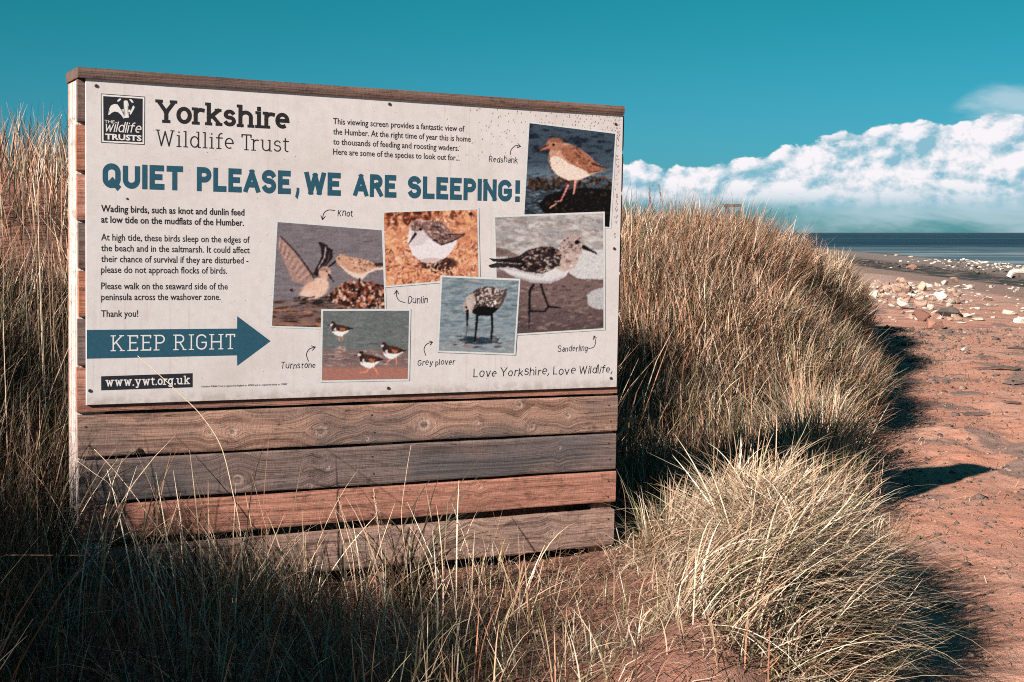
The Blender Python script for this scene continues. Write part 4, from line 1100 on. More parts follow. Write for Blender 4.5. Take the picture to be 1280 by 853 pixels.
    bmesh.ops.rotate(bm, matrix=Matrix.Rotation(R(90), 3, 'X'), verts=bm.verts)
    sm = bpy.data.meshes.new("screw"); bm.to_mesh(sm); bm.free(); sm.materials.append(ms)
    bm = bmesh.new()
    for a in (0, 90):
        r_ = bmesh.ops.create_cube(bm, size=1.0); 
        for v in r_['verts']: v.co = Matrix.Rotation(R(a), 3, 'Y') @ Vector((v.co.x * .008, v.co.y * .0006 - (0.0001 if a else 0), v.co.z * .0016))
    slot = bpy.data.meshes.new("screw_slot"); bm.to_mesh(slot); bm.free(); slot.materials.append(DARKBOX)
    for px, py in ((120.3, 107.6), (486.8, 130.4), (769.4, 155.4), (767.6, 311), (485.2, 485.4), (112.2, 488.6), (763.5, 473.0), (158.8, 248.6)):
        o = link("screw", sm, None, root); o.location = L(px, py, -0.0012)
        if py == 248.6: o.scale = (.6, .5, .6)
        q_ = link("screw_slot", slot, None, o); q_.location = (0, -0.0016, 0); q_.rotation_euler = (0, px, 0)
    # --- weather marks: slanting dashes thick in the upper right corner, thinning to the left, scattered specks elsewhere
    GRIME = flat_mat("reddish_grime", (0.30, 0.19, 0.17), var=.3)
    rr = random.Random(5); V = []; Fq = []
    def dash(px, py, ln, wd, ang):
        c = np.array(L(px, py)); d = np.array([math.cos(ang), math.sin(ang)]) * ln / 2 * 0.00305; e = np.array([-d[1], d[0]]); e = e / np.linalg.norm(e) * wd / 2 * 0.00305
        y = Y1 - .0003 - .00002 * rr.random(); b = len(V)
        for s1, s2 in ((-1, 0), (-.3, -1), (.6, -.8), (1, 0), (.5, .9), (-.4, .8)):
            V.append((c[0] + d[0] * s1 + e[0] * s2, y, c[2] + d[1] * s1 + e[1] * s2))
        Fq.append(tuple(range(b, b + 6)))
    for row in range(9):
        for i in range(34):
            px = 640 + i * 4.3 + rr.uniform(-1.2, 1.2) + row * 1.7; py = 131 + (px - 600) * .068 + row * 4.3 + rr.uniform(-1, 1)
            if px > 775 or py > 157 + (px - 661) * .12 - 4 and px < 771: continue
            if rr.random() < (775 - px) / 150: continue
            dash(px, py, rr.uniform(2.2, 4.0), rr.uniform(.6, 1.1), 1.15 + rr.uniform(-.2, .2))
    for i in range(70):
        px = 772.6 + rr.uniform(-1.5, 2.4); py = rr.uniform(160, 300)
        px -= (py - 143) * .0235
        dash(px, py, rr.uniform(1.5, 3.6), rr.uniform(.6, 1.0), 1.2 + rr.uniform(-.2, .2))
    for i in range(90):
        px = rr.gauss(625, 32); py = rr.uniform(128, 200)
        if px > 655 or py < 132 + (px - 600) * .068: continue
        dash(px, py, rr.uniform(1.2, 3.2), rr.uniform(.5, .9), 1.1 + rr.uniform(-.3, .3))
    for i in range(230):
        px = rr.uniform(112, 768); py = rr.uniform(112 + (px - 107) * .0685, 500 - (px - 107) * .0377)
        dash(px, py, rr.uniform(.4, 1.3), rr.uniform(.4, .9), rr.uniform(0, 3))
    me = bpy.data.meshes.new("weather_marks"); me.from_pydata(V, [], Fq); me.update()
    tag(link("weather_marks", me, GRIME, root), kind='stuff')
build_sign()

# ------------------------------------------------------------------ marram grass
def leaf_mat():
    m, k, p, out = mat("dry_marram")
    c = k.attr('leaf')
    k.put(p.inputs['Base Color'], c)
    p.inputs['Roughness'].default_value = 0.62; p.inputs['Specular IOR Level'].default_value = 0.28
    tr = k.n('ShaderNodeBsdfTranslucent'); k.put(tr.inputs[0], k.mix(1.0, c, (1.0, .85, .6), 'MULTIPLY'))
    mx = k.n('ShaderNodeMixShader'); mx.inputs[0].default_value = 0.08
    m.node_tree.links.new(p.outputs[0], mx.inputs[1]); m.node_tree.links.new(tr.outputs[0], mx.inputs[2])
    m.node_tree.links.new(mx.outputs[0], out.inputs[0])
    return m
LEAF = leaf_mat()
STRAW = np.array([(0.50, 0.36, 0.24), (0.58, 0.45, 0.32), (0.40, 0.26, 0.16), (0.48, 0.31, 0.21), (0.68, 0.56, 0.43)])
RUST = np.array([(0.54, 0.27, 0.16), (0.60, 0.34, 0.22), (0.42, 0.19, 0.11), (0.64, 0.42, 0.29), (0.30, 0.14, 0.085)])
GREEN = np.array([(0.16, 0.155, 0.065), (0.11, 0.125, 0.052), (0.22, 0.19, 0.085)])
DARK = np.array([(0.10, 0.065, 0.042), (0.06, 0.05, 0.03), (0.15, 0.09, 0.055)])
def pick(rg, n, *pal):
    """pal: (palette, weight) pairs"""
    ws = np.array([w for _, w in pal], float); ws /= ws.sum()
    which = rg.choice(len(pal), n, p=ws); out = np.zeros((n, 3))
    for i, (P, _) in enumerate(pal):
        k = which == i; out[k] = P[rg.integers(0, len(P), k.sum())]
    return out * rg.uniform(0.60, 1.25, (n, 1)) * 0.78
class Blades:
    def __init__(s): s.parts = []
    def add(s, x, y, L, az, lean, curl, wid, col, seg=4, lift=None, side=None, rg=rng, hug=False, z=None):
        n = len(x)
        if n == 0: return
        L = np.broadcast_to(L, n); lean = np.broadcast_to(lean, n); curl = np.broadcast_to(curl, n); wid = np.broadcast_to(wid, n)
        z0 = land(x, y) - 0.01 if z is None else z
        P = np.zeros((n, seg + 1, 3)); P[:, 0] = np.stack([x, y, z0], -1)
        az2 = az + 0
        bend = rg.normal(0, 0.25, n)
        for k in range(seg):
            th = lean + curl * ((k + .5) / seg) ** 1.4
            a = az2 + bend * (k / seg)
            st = np.stack([np.cos(a) * np.sin(th), np.sin(a) * np.sin(th), np.cos(th)], -1) * (L / seg)[:, None]
            P[:, k + 1] = P[:, k] + st
        if hug:
            for k in range(1, seg + 1):
                g = land(P[:, k, 0], P[:, k, 1], False) + 0.012 + 0.02 * rg.random(n)
                P[:, k, 2] = np.maximum(P[:, k, 2], g)
        sa = az + np.pi / 2 + rg.uniform(-0.9, 0.9, n)
        S = np.stack([np.cos(sa), np.sin(sa), rg.uniform(-.2, .2, n)], -1)
        prof = np.interp(np.linspace(0, 1, seg + 1), [0, .35, .75, 1], [.8, 1, .7, .12])
        off = S[:, None, :] * (wid[:, None] * prof[None, :] * .5)[..., None]
        V = np.stack([P - off, P + off], 2)             # n, seg+1, 2, 3
        C = np.repeat(np.repeat(col[:, None, None, :], seg + 1, 1), 2, 2).copy()
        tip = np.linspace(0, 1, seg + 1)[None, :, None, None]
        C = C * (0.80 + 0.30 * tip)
        s.parts.append((V.reshape(n, -1, 3), C.reshape(n, -1, 3), seg))
    def build(s, name, parent=None):
        Vs = []; Cs = []; Fs = []; off = 0
        for V, C, seg in s.parts:
            n = len(V); m = (seg + 1) * 2
            base = off + np.arange(n)[:, None, None] * m
            q = np.arange(seg)[None, :, None] * 2 + np.array([0, 1, 3, 2])[None, None, :]
            Fs.append((base + q).reshape(-1, 4)); Vs.append(V.reshape(-1, 3)); Cs.append(C.reshape(-1, 3)); off += n * m
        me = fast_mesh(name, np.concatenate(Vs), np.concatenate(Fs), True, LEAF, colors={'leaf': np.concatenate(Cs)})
        return link(name, me, LEAF, parent)

def clumped(rg, n, x0, x1, y0, y1, spread, per=40, keep=None):
    """positions gathered into tussocks; returns x, y and the direction away from each tussock's heart"""
    nc = max(1, int(n / per))
    cx = rg.uniform(x0, x1, nc * 3); cy = rg.uniform(y0, y1, nc * 3)
    if keep is not None:
        k = keep(cx, cy); cx, cy = cx[k], cy[k]
    cx, cy = cx[:nc], cy[:nc]
    if len(cx) == 0: return np.zeros(0), np.zeros(0), np.zeros(0), np.zeros(0), np.zeros(0, int)
    i = rg.integers(0, len(cx), n)
    sp = spread * rg.uniform(.6, 1.5, len(cx))[i]
    dx_ = rg.normal(0, 1, n) * sp; dy_ = rg.normal(0, 1, n) * sp
    x = cx[i] + dx_; y = cy[i] + dy_
    return x, y, np.arctan2(dy_, dx_), np.hypot(dx_, dy_) / spread, i

def clear_of_screen(x, y):
    """true where a root may stand: not inside the screen's footprint"""
    p = np.stack([x - O0.x, y - O0.y], -1); u = p @ np.array([bu.x, bu.y]); d = p @ np.array([bn.x, bn.y])
    return ~((u > -0.06) & (u < W_P + 0.04) & (d > -0.01) & (d < 0.24))

def dune_grass():
    rg = np.random.default_rng(11)
    B = Blades()
    inside = lambda x, y: (edge_x(y) - x > 0.12) & (y < 25.5)
    # the broad right-hand dune, seen side of it dense, far side thinner
    for (n, x0, x1, y0, y1, hi, wd, seg) in ((15000, -0.5, 3.8, 9.3, 11.0, .30, .0058, 4), (34000, 0.4, 4.6, 10.6, 14.6, .46, .0075, 4),
                                             (22000, 1.2, 5.4, 14.2, 18.5, .44, .0092, 3), (14000, 2.6, 6.2, 18.0, 22.0, .42, .012, 3), (9000, 4.2, 6.6, 21.5, 25.6, .40, .014, 3)):
        x, y, aw, rr_, ci = clumped(rg, n, x0, x1, y0, y1, .13, 60, inside)
        k = inside(x, y) & clear_of_screen(x, y) & (x > y * 0.055 - .35) & (fbm(x * 1.6, y * 1.6, 47, 3) > .38 + .12 * rg.random(len(x))); x, y, aw, rr_, ci = x[k], y[k], aw[k], rr_[k], ci[k]
        m = len(x)
        cl = fbm(x * .9, y * .9, 41, 3)
        big = np.random.default_rng(5).uniform(.70, 1.18, 100000)[ci]
        L = hi * big * rg.uniform(.55, 1.25, m) * (0.8 + .4 * cl)
        az = np.where(rg.random(m) < .7, aw, rg.uniform(-np.pi, np.pi, m))
        az = np.where(rg.random(m) < .30, rg.normal(-.2, .5, m), az)
        lean = np.abs(rg.normal(.12, .18, m)) + .14 * np.minimum(rr_, 2); curl = np.abs(rg.normal(.50, .6, m))
        up = sst(land(x, y, False), 0.0, .75)
        c1 = pick(rg, m, (RUST, 5), (STRAW, 3), (DARK, 1.4), (GREEN, .4)); c2 = pick(rg, m, (STRAW, 5), (RUST, 2.0), (GREEN, 1.2), (DARK, 1.6))
        col = np.where((rg.random(m) < up)[:, None], c1, c2) * (0.6 + .8 * fbm(x * 1.5, y * 1.5, 43, 3))[:, None] * np.random.default_rng(8).uniform(.45, 1.35, 100000)[ci][:, None]
        B.add(x, y, L, az, lean, curl, wd * rg.uniform(.6, 1.2, m), col, seg, rg=rg)
        # broken litter low in the tussocks
        q = rg.random(m) < .16
        B.add(x[q], y[q], L[q] * .6, rg.uniform(-np.pi, np.pi, q.sum()), rg.uniform(.7, 1.5, q.sum()), .2, wd, pick(rg, q.sum(), (STRAW, 1), (RUST, 1)), 3, rg=rg)
    m = 9000
    x, y, aw, rr_, ci = clumped(rg, m, -.1, 2.6, 9.9, 12.4, .2, 50, inside)
    k = inside(x, y); x, y, aw, ci = x[k], y[k], aw[k], ci[k]; m = len(x)
    B.add(x, y, rg.uniform(.22, .5, m), aw, np.abs(rg.normal(.2, .25, m)), np.abs(rg.normal(.5, .6, m)), .0068, pick(rg, m, (STRAW, 3), (RUST, 4), (DARK, 3), (GREEN, .4)) * rg.uniform(.5, 1.25, 5000)[ci][:, None], 4, rg=rg)
    # behind and to the left of the screen (partly hidden, seen past its left end and from other places)
    for (n, x0, x1, y0, y1, hi, wd, seg) in ((11000, -2.0, 0.12, 7.3, 9.6, .66, .009, 3), (7000, -3.2, 0.3, 9.4, 13.0, .55, .008, 3), (9000, -9, -2.4, 8.0, 18, .6, .008, 3)):  # first patch tops the unseen hump, added to shade the hollow
        x, y, aw, rr_, ci = clumped(rg, n, x0, x1, y0, y1, .22, 50, inside)
        k = clear_of_screen(x, y); x, y, aw = x[k], y[k], aw[k]; m = len(x)
        B.add(x, y, hi * rg.uniform(.6, 1.3, m), aw, np.abs(rg.normal(.15, .15, m)), np.abs(rg.normal(.4, .4, m)), wd, pick(rg, m, (RUST, 4), (STRAW, 3), (DARK, 2)), seg, rg=rg)
    tag(B.build("dune_grass"), "dense russet and straw marram grass covering the dune right of the sign", None, kind='stuff')

    # the bank rising left of the screen
    B = Blades()
    # columns: n, x0,x1,y0,y1, height, width
    for (n, x0, x1, y0, y1, hi, wd) in ((23000, -3.0, -1.66, 5.6, 7.6, .52, .0040), (11000, -4.2, -1.72, 3.0, 5.7, .62, .0046), (8000, -3.2, -1.38, 1.4, 3.75, .60, .0060), (1900, -2.3, -1.35, 2.0, 3.1, .52, .0075), (6000, -3.9, -1.95, 7.2, 9.2, .50, .0075), (4000, -6.0, -2.9, 5, 8.2, .7, .006)):  # low-y patches stand out of view, added to shade the foreground
        x, y, aw, rr_, ci = clumped(rg, n, x0, x1, y0, y1, .15, 55, None)
        lim = -1.60 - .0 * y
        k = clear_of_screen(x, y) & ((x < -1.62) | (y < 5.0) & (x < -1.5) | (y < 3.8) & (x < -.355 * y - .08)); x, y, aw, rr_ = x[k], y[k], aw[k], rr_[k]; m = len(x)
        L = hi * rg.uniform(.45, 1.25, m)
        az = np.where(rg.random(m) < .5, aw, rg.uniform(-np.pi, np.pi, m))
        col = pick(rg, m, (RUST * .72, 3), (STRAW * .74, 4), (DARK, 3.8), (GREEN, 1.0)) * (0.45 + 1.0 * fbm(x * 2.2, y * 2.2, 83, 3))[:, None]
        B.add(x, y, L, az, np.abs(rg.normal(.14, .18, m)), np.abs(rg.normal(.45, .55, m)), wd * rg.uniform(.6, 1.2, m), col, 4, rg=rg)
    # tall sparse stems that stand against the sky
    m = 170
    x = rg.uniform(-2.75, -1.9, m); y = rg.uniform(6.0, 7.4, m)
    B.add(x, y, rg.uniform(.85, 1.28, m), rg.normal(.1, 1.5, m), np.abs(rg.normal(.08, .1, m)), np.abs(rg.normal(.22, .25, m)), .0032, pick(rg, m, (STRAW, 2), (DARK, 2), (GREEN, 2)), 6, rg=rg)
    # stems on the crest of the right dune
    m = 900
    y = rg.uniform(11.5, 17.5, m); x = edge_x(y) - rg.uniform(1.2, 2.6, m) * np.interp(y, [12, 18], [1, .8])
    B.add(x, y, rg.uniform(.45, .74, m) , rg.normal(.1, 1.5, m), np.abs(rg.normal(.1, .12, m)), np.abs(rg.normal(.3, .3, m)), .0048, pick(rg, m, (RUST, 2), (DARK, 2), (STRAW, 1)), 5, rg=rg)
    m = 300
    y = rg.uniform(15.2, 16.6, m); x = y * .153 + rg.normal(0, .30, m)
    B.add(x, y, rg.uniform(.36, .56, m), rg.normal(.1, 1.5, m), np.abs(rg.normal(.1, .12, m)), np.abs(rg.normal(.3, .3, m)), .0080, pick(rg, m, (RUST, 3), (STRAW, 1)), 4, rg=rg)
    tag(B.build("bank_grass"), "tall dry marram grass rising on the bank left of the sign", None, kind='stuff')

    # foreground: shaded tangle below the sign, thinning to bare soil at the right
    B = Blades()
    def front(x, y):
        u = (x - O0.x) * bu.x + (y - O0.y) * bu.y; d = -((x - O0.x) * bn.x + (y - O0.y) * bn.y)
        return u, d
    x, y, aw, rr_, ci = clumped(rg, 7600, -1.9, 0.35, 3.7, 5.9, .11, 34, None)
    u, d = front(x, y)
    dens = np.interp(u, [-.6, 0.3, .8, 1.15, 1.5, 2.2], [1, .9, .55, .18, .07, .04])
    k = (d > 0.06) & clear_of_screen(x, y) & (rg.random(len(x)) < dens) & (x > -1.75)
    x, y, aw, rr_, u, d = x[k], y[k], aw[k], rr_[k], u[k], d[k]; m = len(x)
    L = rg.uniform(.10, .40, m) * np.interp(u, [-.2, 0.6, 1.2, 2.0], [1.15, .9, .6, .45])
    az = np.where(rg.random(m) < .6, aw, rg.uniform(-np.pi, np.pi, m))
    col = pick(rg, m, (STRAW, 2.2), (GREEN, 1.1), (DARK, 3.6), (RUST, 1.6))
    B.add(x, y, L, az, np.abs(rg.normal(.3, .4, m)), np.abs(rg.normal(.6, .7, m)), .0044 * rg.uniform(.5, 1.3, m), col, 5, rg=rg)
    # paler upright stems here and there
    m = 260
    x = rg.uniform(-1.7, 0.3, m); y = rg.uniform(4.0, 5.9, m); u, d = front(x, y); k = (d > .05) & (rg.random(m) < np.interp(u, [0, .9, 1.4, 2.2], [1, .7, .2, .1])); x, y, u = x[k], y[k], u[k]; m = len(x)
    B.add(x, y, rg.uniform(.25, .58, m) * np.interp(u, [0, .8, 2], [1, .7, .5]), rg.uniform(-np.pi, np.pi, m), np.abs(rg.normal(.12, .2, m)), np.abs(rg.normal(.3, .5, m)), .0042, pick(rg, m, (STRAW, 5), (GREEN, 1)), 6, rg=rg)
    # long pale stalks crossing one another above the shade
    m = 210
    x = rg.uniform(-1.65, .1, m); y = rg.uniform(4.35, 5.5, m); u, d = front(x, y); k = (d > .05); x, y, u = x[k], y[k], u[k]; m = len(x)
    B.add(x, y, rg.uniform(.35, .78, m) * np.interp(u, [0, 1.0, 2], [1, .7, .45]), rg.uniform(-np.pi, np.pi, m), np.abs(rg.normal(.35, .3, m)), np.abs(rg.normal(.3, .4, m)), .0050 * rg.uniform(.6, 1.2, m), pick(rg, m, (STRAW * 1.5, 5), (RUST, 1)), 7, rg=rg)
    # straw lying on the soil
    m = 5200
    x = rg.uniform(-1.2, 1.2, m); y = rg.uniform(3.8, 6.3, m); k = (front(x, y)[1] > .03); x, y = x[k], y[k]; m = len(x)
    B.add(x, y, rg.uniform(.06, .24, m), rg.uniform(-np.pi, np.pi, m), rg.uniform(1.1, 1.6, m), rg.uniform(-.1, .3, m), .0034 * rg.uniform(.6, 1.3, m), pick(rg, m, (STRAW, 2.4), (RUST, 1.6), (DARK, 2.4)), 3, rg=rg, hug=True)
    # short sprigs on the red soil
    x, y, aw, rr_, ci = clumped(rg, 620, -.4, .9, 4.2, 5.9, .05, 14, None)
    k = front(x, y)[1] > .06; x, y, aw = x[k], y[k], aw[k]; m = len(x)
    B.add(x, y, rg.uniform(.06, .22, m), aw, np.abs(rg.normal(.3, .35, m)), np.abs(rg.normal(.5, .5, m)), .003, pick(rg, m, (STRAW, 3), (GREEN, 2), (DARK, 1)), 4, rg=rg)
    tag(B.build("foreground_grass"), "sparse straw and dark green grass in front of the sign", None, kind='stuff')

    # the shaded hollow right behind the screen
    B = Blades()
    x, y, aw, rr_, ci = clumped(rg, 17000, -1.2, 2.6, 6.2, 9.6, .16, 50, inside)
    u, d = front(x, y)
    k = (d < -.28) & inside(x, y) | ((x > .62) & (y > 6.9) & inside(x, y)); x, y, aw, rr_ = x[k], y[k], aw[k], rr_[k]; m = len(x)
    B.add(x, y, rg.uniform(.12, .34, m), np.where(rg.random(m) < .5, aw, rg.uniform(-3.1, 3.1, m)), np.abs(rg.normal(.15, .2, m)), np.abs(rg.normal(.5, .4, m)), .0045 * rg.uniform(.6, 1.2, m), pick(rg, m, (GREEN, 1.2), (STRAW, 1.4), (DARK, 4), (RUST, 1)), 4, rg=rg)  # mostly dark palette: shade of the hollow put into the blade colour
    tag(B.build("hollow_grass"), "dark green grass in the shaded hollow behind the sign, shade painted into its colour", None, kind='stuff')

    # the bleached, wind-laid mat between the screen and the track
    B = Blades()
    for N, thick, l0, l1, wd, top in ((7000, .08, .10, .30, .0050, 0), (9000, .15, .10, .34, .0046, 1), (1500, .18, .24, .48, .0044, 1)):
        x = 1.04 + rg.normal(0, .32, N); y = rg.uniform(4.0, 6.9, N)
        s_ = edge_x(y) - x
        k = (s_ > 0.06) & (x > .50 + .12 * np.sin(y * 5)) & ((x > 0.8) | (rg.random(N) < .35)) & (y < 6.6 - .5 * np.abs(x - 1.2)); x, y, s_ = x[k], y[k], s_[k]; m = len(x)
        ang = 2 * np.pi * fbm(x * .9 + 3, y * .9, 61, 2) * 2.2 - .9
        az = np.where(rg.random(m) < .45, ang + rg.normal(0, .4, m), rg.uniform(-np.pi, np.pi, m))
        az = np.where((s_ < .30) & (rg.random(m) < .6), rg.normal(-.45, .7, m), az)
        L = rg.uniform(l0, l1, m) * np.interp(x, [.5, .9, 1.3], [.6, .9, 1.0])
        lean = rg.uniform(.95, 1.85, m); curl = rg.uniform(-.5, .6, m)
        z = land(x, y, False) + rg.random(m) ** .8 * thick * sst(x, .45, .95) * sst(s_, -.05, .3) * (.5 + fbm(x * 3, y * 3, 63, 2))
        col = pick(rg, m, (STRAW, 4), (STRAW * 1.7, 6), (GREEN, .5), (RUST, .4)) if top else pick(rg, m, (STRAW, 2), (GREEN, .9), (DARK, 3), (RUST, 1.4))  # under layer coloured dark, standing in for shade beneath the bright blades
        B.add(x, y, L, az, lean, curl, wd * rg.uniform(.55, 1.25, m), col, 4, rg=rg, hug=True, z=z)
    # long arching blades springing out over the track side
    m = 240
    y = rg.uniform(4.2, 6.7, m); x = edge_x(y) - rg.uniform(.0, .75, m)
    B.add(x, y, rg.uniform(.34, .66, m), rg.normal(.0, 1.1, m), rg.uniform(.5, 1.25, m), rg.uniform(.6, 1.7, m), .0040, pick(rg, m, (STRAW, 6), (GREEN, 1.5)), 8, rg=rg)
    # ragged tussocks hanging over the edge of the track, all along it
    for cy in np.arange(4.3, 23.5, .42):
        n_ = 460 if cy > 7 else 90; hh_ = rg.uniform(.34, .54) * np.interp(cy, [4, 6, 7.2, 9, 24], [.6, .6, .8, 1.18, 1.0]); sx_ = rg.uniform(.12, .34) + (.20 if cy > 7.6 else .12) + (.15 if cy > 15 else 0); cy_ = cy + rg.uniform(-.15, .15)
        cx = float(edge_x(cy_)) - sx_
        x = cx + rg.normal(0, .09, n_); y = cy_ + rg.normal(0, .10, n_)
        far_ = np.interp(cy, [5, 12, 22], [.0052, .0075, .013])
        aw = np.arctan2(y - cy_, x - cx)
        B.add(x, y, hh_ * rg.uniform(.45, 1.2, n_) * (.6 if 6.3 < cy < 8.2 else 1), np.where(rg.random(n_) < .5, aw, rg.uniform(-3.1, 3.1, n_)), np.abs(rg.normal(.3, .3, n_)), np.abs(rg.normal(.7, .6, n_)), far_, pick(rg, n_, (STRAW, 4), (RUST, 1.5 if cy > 9 else .4), (GREEN, .8), (DARK, 1.2)), 5, rg=rg)
    # flopped swaths: each lies its own way over the bank
    for i in range(34):
        cy = rg.uniform(4.15, 6.0); cx = float(edge_x(cy)) - rg.uniform(.24, .92); n_ = 120
        dirn = rg.normal(-.5, 1.3); sp = rg.uniform(.07, .15)
        x = cx + rg.normal(0, sp, n_); y = cy + rg.normal(0, sp, n_); k = (edge_x(y) - x > .04) & (x > .5); x, y = x[k], y[k]; m = len(x)
        z = land(x, y, False) + rg.uniform(0, .12, m)
        B.add(x, y, rg.uniform(.18, .44, m), dirn + rg.normal(0, .30, m), rg.uniform(.35, 1.25, m), rg.uniform(.3, 1.5, m), .0046 * rg.uniform(.6, 1.25, m),
              pick(rg, m, (STRAW, 4), (STRAW * 1.6, 4), (GREEN, .6), (DARK, 1.0), (RUST, .6)) * rg.uniform(.75, 1.1), 7, rg=rg, hug=True, z=z)
    # upright tussock tops behind the mat
    for cx, cy, n_, hh_ in ((1.02, 6.3, 150, .30), (1.40, 6.3, 100, .20), (1.85, 7.2, 90, .20), (.66, 6.12, 110, .34), (0.66, 5.86, 70, .22)):
        x = cx + rg.normal(0, .085, n_); y = cy + rg.normal(0, .085, n_)
        aw = np.arctan2(y - cy, x - cx)
        B.add(x, y, hh_ * rg.uniform(.5, 1.2, n_), aw + rg.normal(0, .5, n_), np.abs(rg.normal(.2, .2, n_)), np.abs(rg.normal(.6, .5, n_)), .0044, pick(rg, n_, (STRAW, 4), (GREEN, 1.6), (DARK, .6)), 7, rg=rg)
    tag(B.build("bleached_grass"), "pale bleached grass mat with arching blades beside the track", None, kind='stuff')
dune_grass()

# ------------------------------------------------------------------ single grass stalks that stand out
def tube(bm, pts, r0, r1, n=6):
    rings = []
    for i, p in enumerate(pts):
        a = (pts[min(i + 1, len(pts) - 1)] - pts[max(i - 1, 0)]).normalized()
        s = a.cross(Vector((0, 1, 0.01))).normalized(); t = a.cross(s)
        r = r0 + (r1 - r0) * i / (len(pts) - 1)
        rings.append([bm.verts.new(p + (s * math.cos(2 * math.pi * j / n) + t * math.sin(2 * math.pi * j / n)) * r) for j in range(n)])
    for a, b in zip(rings, rings[1:]):
        for j in range(n): bm.faces.new((a[j], a[(j + 1) % n], b[(j + 1) % n], b[j]))
    bm.faces.new(rings[0][::-1]); bm.faces.new(rings[-1])
def catmull(ps, k=6):
    pp = [ps[0]] + list(ps) + [ps[-1]]; out_ = []
    for i in range(1, len(pp) - 2):
        for t in [j / k for j in range(k)]:
            a, b, c, d = pp[i - 1:i + 3]
            out_.append(0.5 * ((2 * b) + (c - a) * t + (2 * a - 5 * b + 4 * c - d) * t * t + (3 * b - 3 * c + d - a) * t ** 3))
    return out_ + [ps[-1]]
def plain(name, rgb, rgb2, sc=160):
    m, k, p, out = mat(name)
    g = k.n('ShaderNodeTexCoord').outputs['Object']
    k.put(p.inputs['Base Color'], k.mix(k.ss(k.noise(g, sc, 3, .6), .35, .65), rgb, rgb2)); p.inputs['Roughness'].default_value = .65
    return m
STALK = plain("pale_stalk", (0.60, 0.46, 0.33), (0.44, 0.31, 0.21))
STALK_D = plain("brown_stalk", (0.16, 0.10, 0.07), (0.24, 0.16, 0.10))
SEED = plain("seed_husk", (0.58, 0.42, 0.30), (0.34, 0.21, 0.14), 400)
SEED_D = plain("brown_seed_husk", (0.26, 0.14, 0.09), (0.13, 0.075, 0.05), 400)
def stalk(pts, depth, label, head=0.0, r=0.0022, dark=False, fat=0.008, drift=0.0):
    """pts from root to tip, measured off the photograph, standing at `depth` metres from the camera"""
    n = len(pts)
    P = [at(a, b, depth + drift * i / (n - 1)) for i, (a, b) in enumerate(pts)]
    g = gz(P[0].x, P[0].y)
    root = Vector((P[0].x, P[0].y, g))
    if P[0].z > g + 0.01: P = [Vector((P[0].x + 0.01, P[0].y, g - .01))] + P
    C = catmull([p - root for p in P])
    e = empty("grass_stalk", root)
    tag(e, label, "grass stalk", "single stalks standing out of the grass")
    bm = bmesh.new(); tube(bm, C, r, r * .45, 5); me = bpy.data.meshes.new("stem"); bm.to_mesh(me); bm.free()
    for f in me.polygons: f.use_smooth = True
    link("stem", me, STALK_D if dark else STALK, e)
    if head > 0:
        rr = random.Random(int(pts[0][0] * 7))
        tot = [0]
        for a, b in zip(C, C[1:]): tot.append(tot[-1] + (b - a).length)
        Lh = min(head, tot[-1] * .5); bm = bmesh.new()
        for i in range(int(Lh / .0022)):
            d = tot[-1] - Lh * rr.random(); j = max(q for q in range(len(tot)) if tot[q] <= d); j = min(j, len(C) - 2)
            c = C[j].lerp(C[j + 1], (d - tot[j]) / max(1e-6, tot[j + 1] - tot[j])); ax = (C[j + 1] - C[j]).normalized()
            tt = (tot[-1] - d) / Lh
            rad = fat * math.sin(math.pi * min(1, tt * .92 + .08)) ** .6
            s = Vector((rr.gauss(0, 1), rr.gauss(0, 1), rr.gauss(0, 1))); s = (s - ax * s.dot(ax)).normalized()
            o = c + s * rad * rr.uniform(.1, .5); tip = o + ax * .011 + s * rad * .7; w = ax.cross(s) * .0016
            v = [bm.verts.new(q) for q in (o - w, o + w, tip + w * .3, tip - w * .3)]; bm.faces.new(v)
        me = bpy.data.meshes.new("seed_head"); bm.to_mesh(me); bm.free(); link("seed_head", me, SEED_D if dark else SEED, e)
stalk([(303, 700), (300, 660), (292, 620), (277, 560), (252, 520), (222, 490), (196, 466), (172, 445)], 4.95, "long pale stalk arching up across the web address on the sign", r=.0024)
stalk([(445, 735), (440, 690), (430, 650), (423, 622)], 5.25, "short pale plumed stalk before the middle planks", .13, fat=.006)
stalk([(482, 760), (478, 700), (472, 650), (467, 612)], 5.2, "stout pale plumed stalk left of the dark arching blades", .17, fat=.010)
stalk([(512, 752), (508, 700), (502, 645), (508, 592), (514, 556)], 5.2, "thin upright stalk crossing the lowest three planks", r=.0016)
stalk([(608, 742), (590, 700), (578, 665), (566, 632)], 5.3, "leaning plumed stalk before the tan lowest plank", .10, fat=.005)
stalk([(55, 853), (58, 825), (62, 800), (72, 775)], 4.35, "drooping husk bottom left beside its thinner twin", .12, fat=.006)
stalk([(46, 853), (50, 830), (56, 805), (60, 788)], 4.32, "thinner drooping husk at the bottom left corner", .10, fat=.005)
stalk([(170, 690), (160, 660), (140, 610), (118, 592), (96, 576)], 4.75, "pale stalk bent across the foot of the bleached post", r=.002)
stalk([(216, 690), (200, 665), (170, 622), (140, 585), (118, 562)], 4.8, "long pale stalk slanting across the dark grey plank", r=.0024)
stalk([(140, 700), (128, 670), (118, 632), (108, 595)], 4.7, "brown spiked stalk right of the bleached post", .16, dark=True, fat=.007)
stalk([(20, 720), (12, 640), (8, 520), (4, 400)], 5.3, "tall pale stem at the left edge of the photo", r=.0026)
stalk([(60, 300), (58, 240), (56, 200), (54, 128)], 6.5, "tallest stem against the sky left of the sign", r=.0022, dark=True)
stalk([(48, 280), (52, 215), (60, 185), (77, 145)], 6.4, "pale feathery head leaning right against the sky", .24, fat=.007)
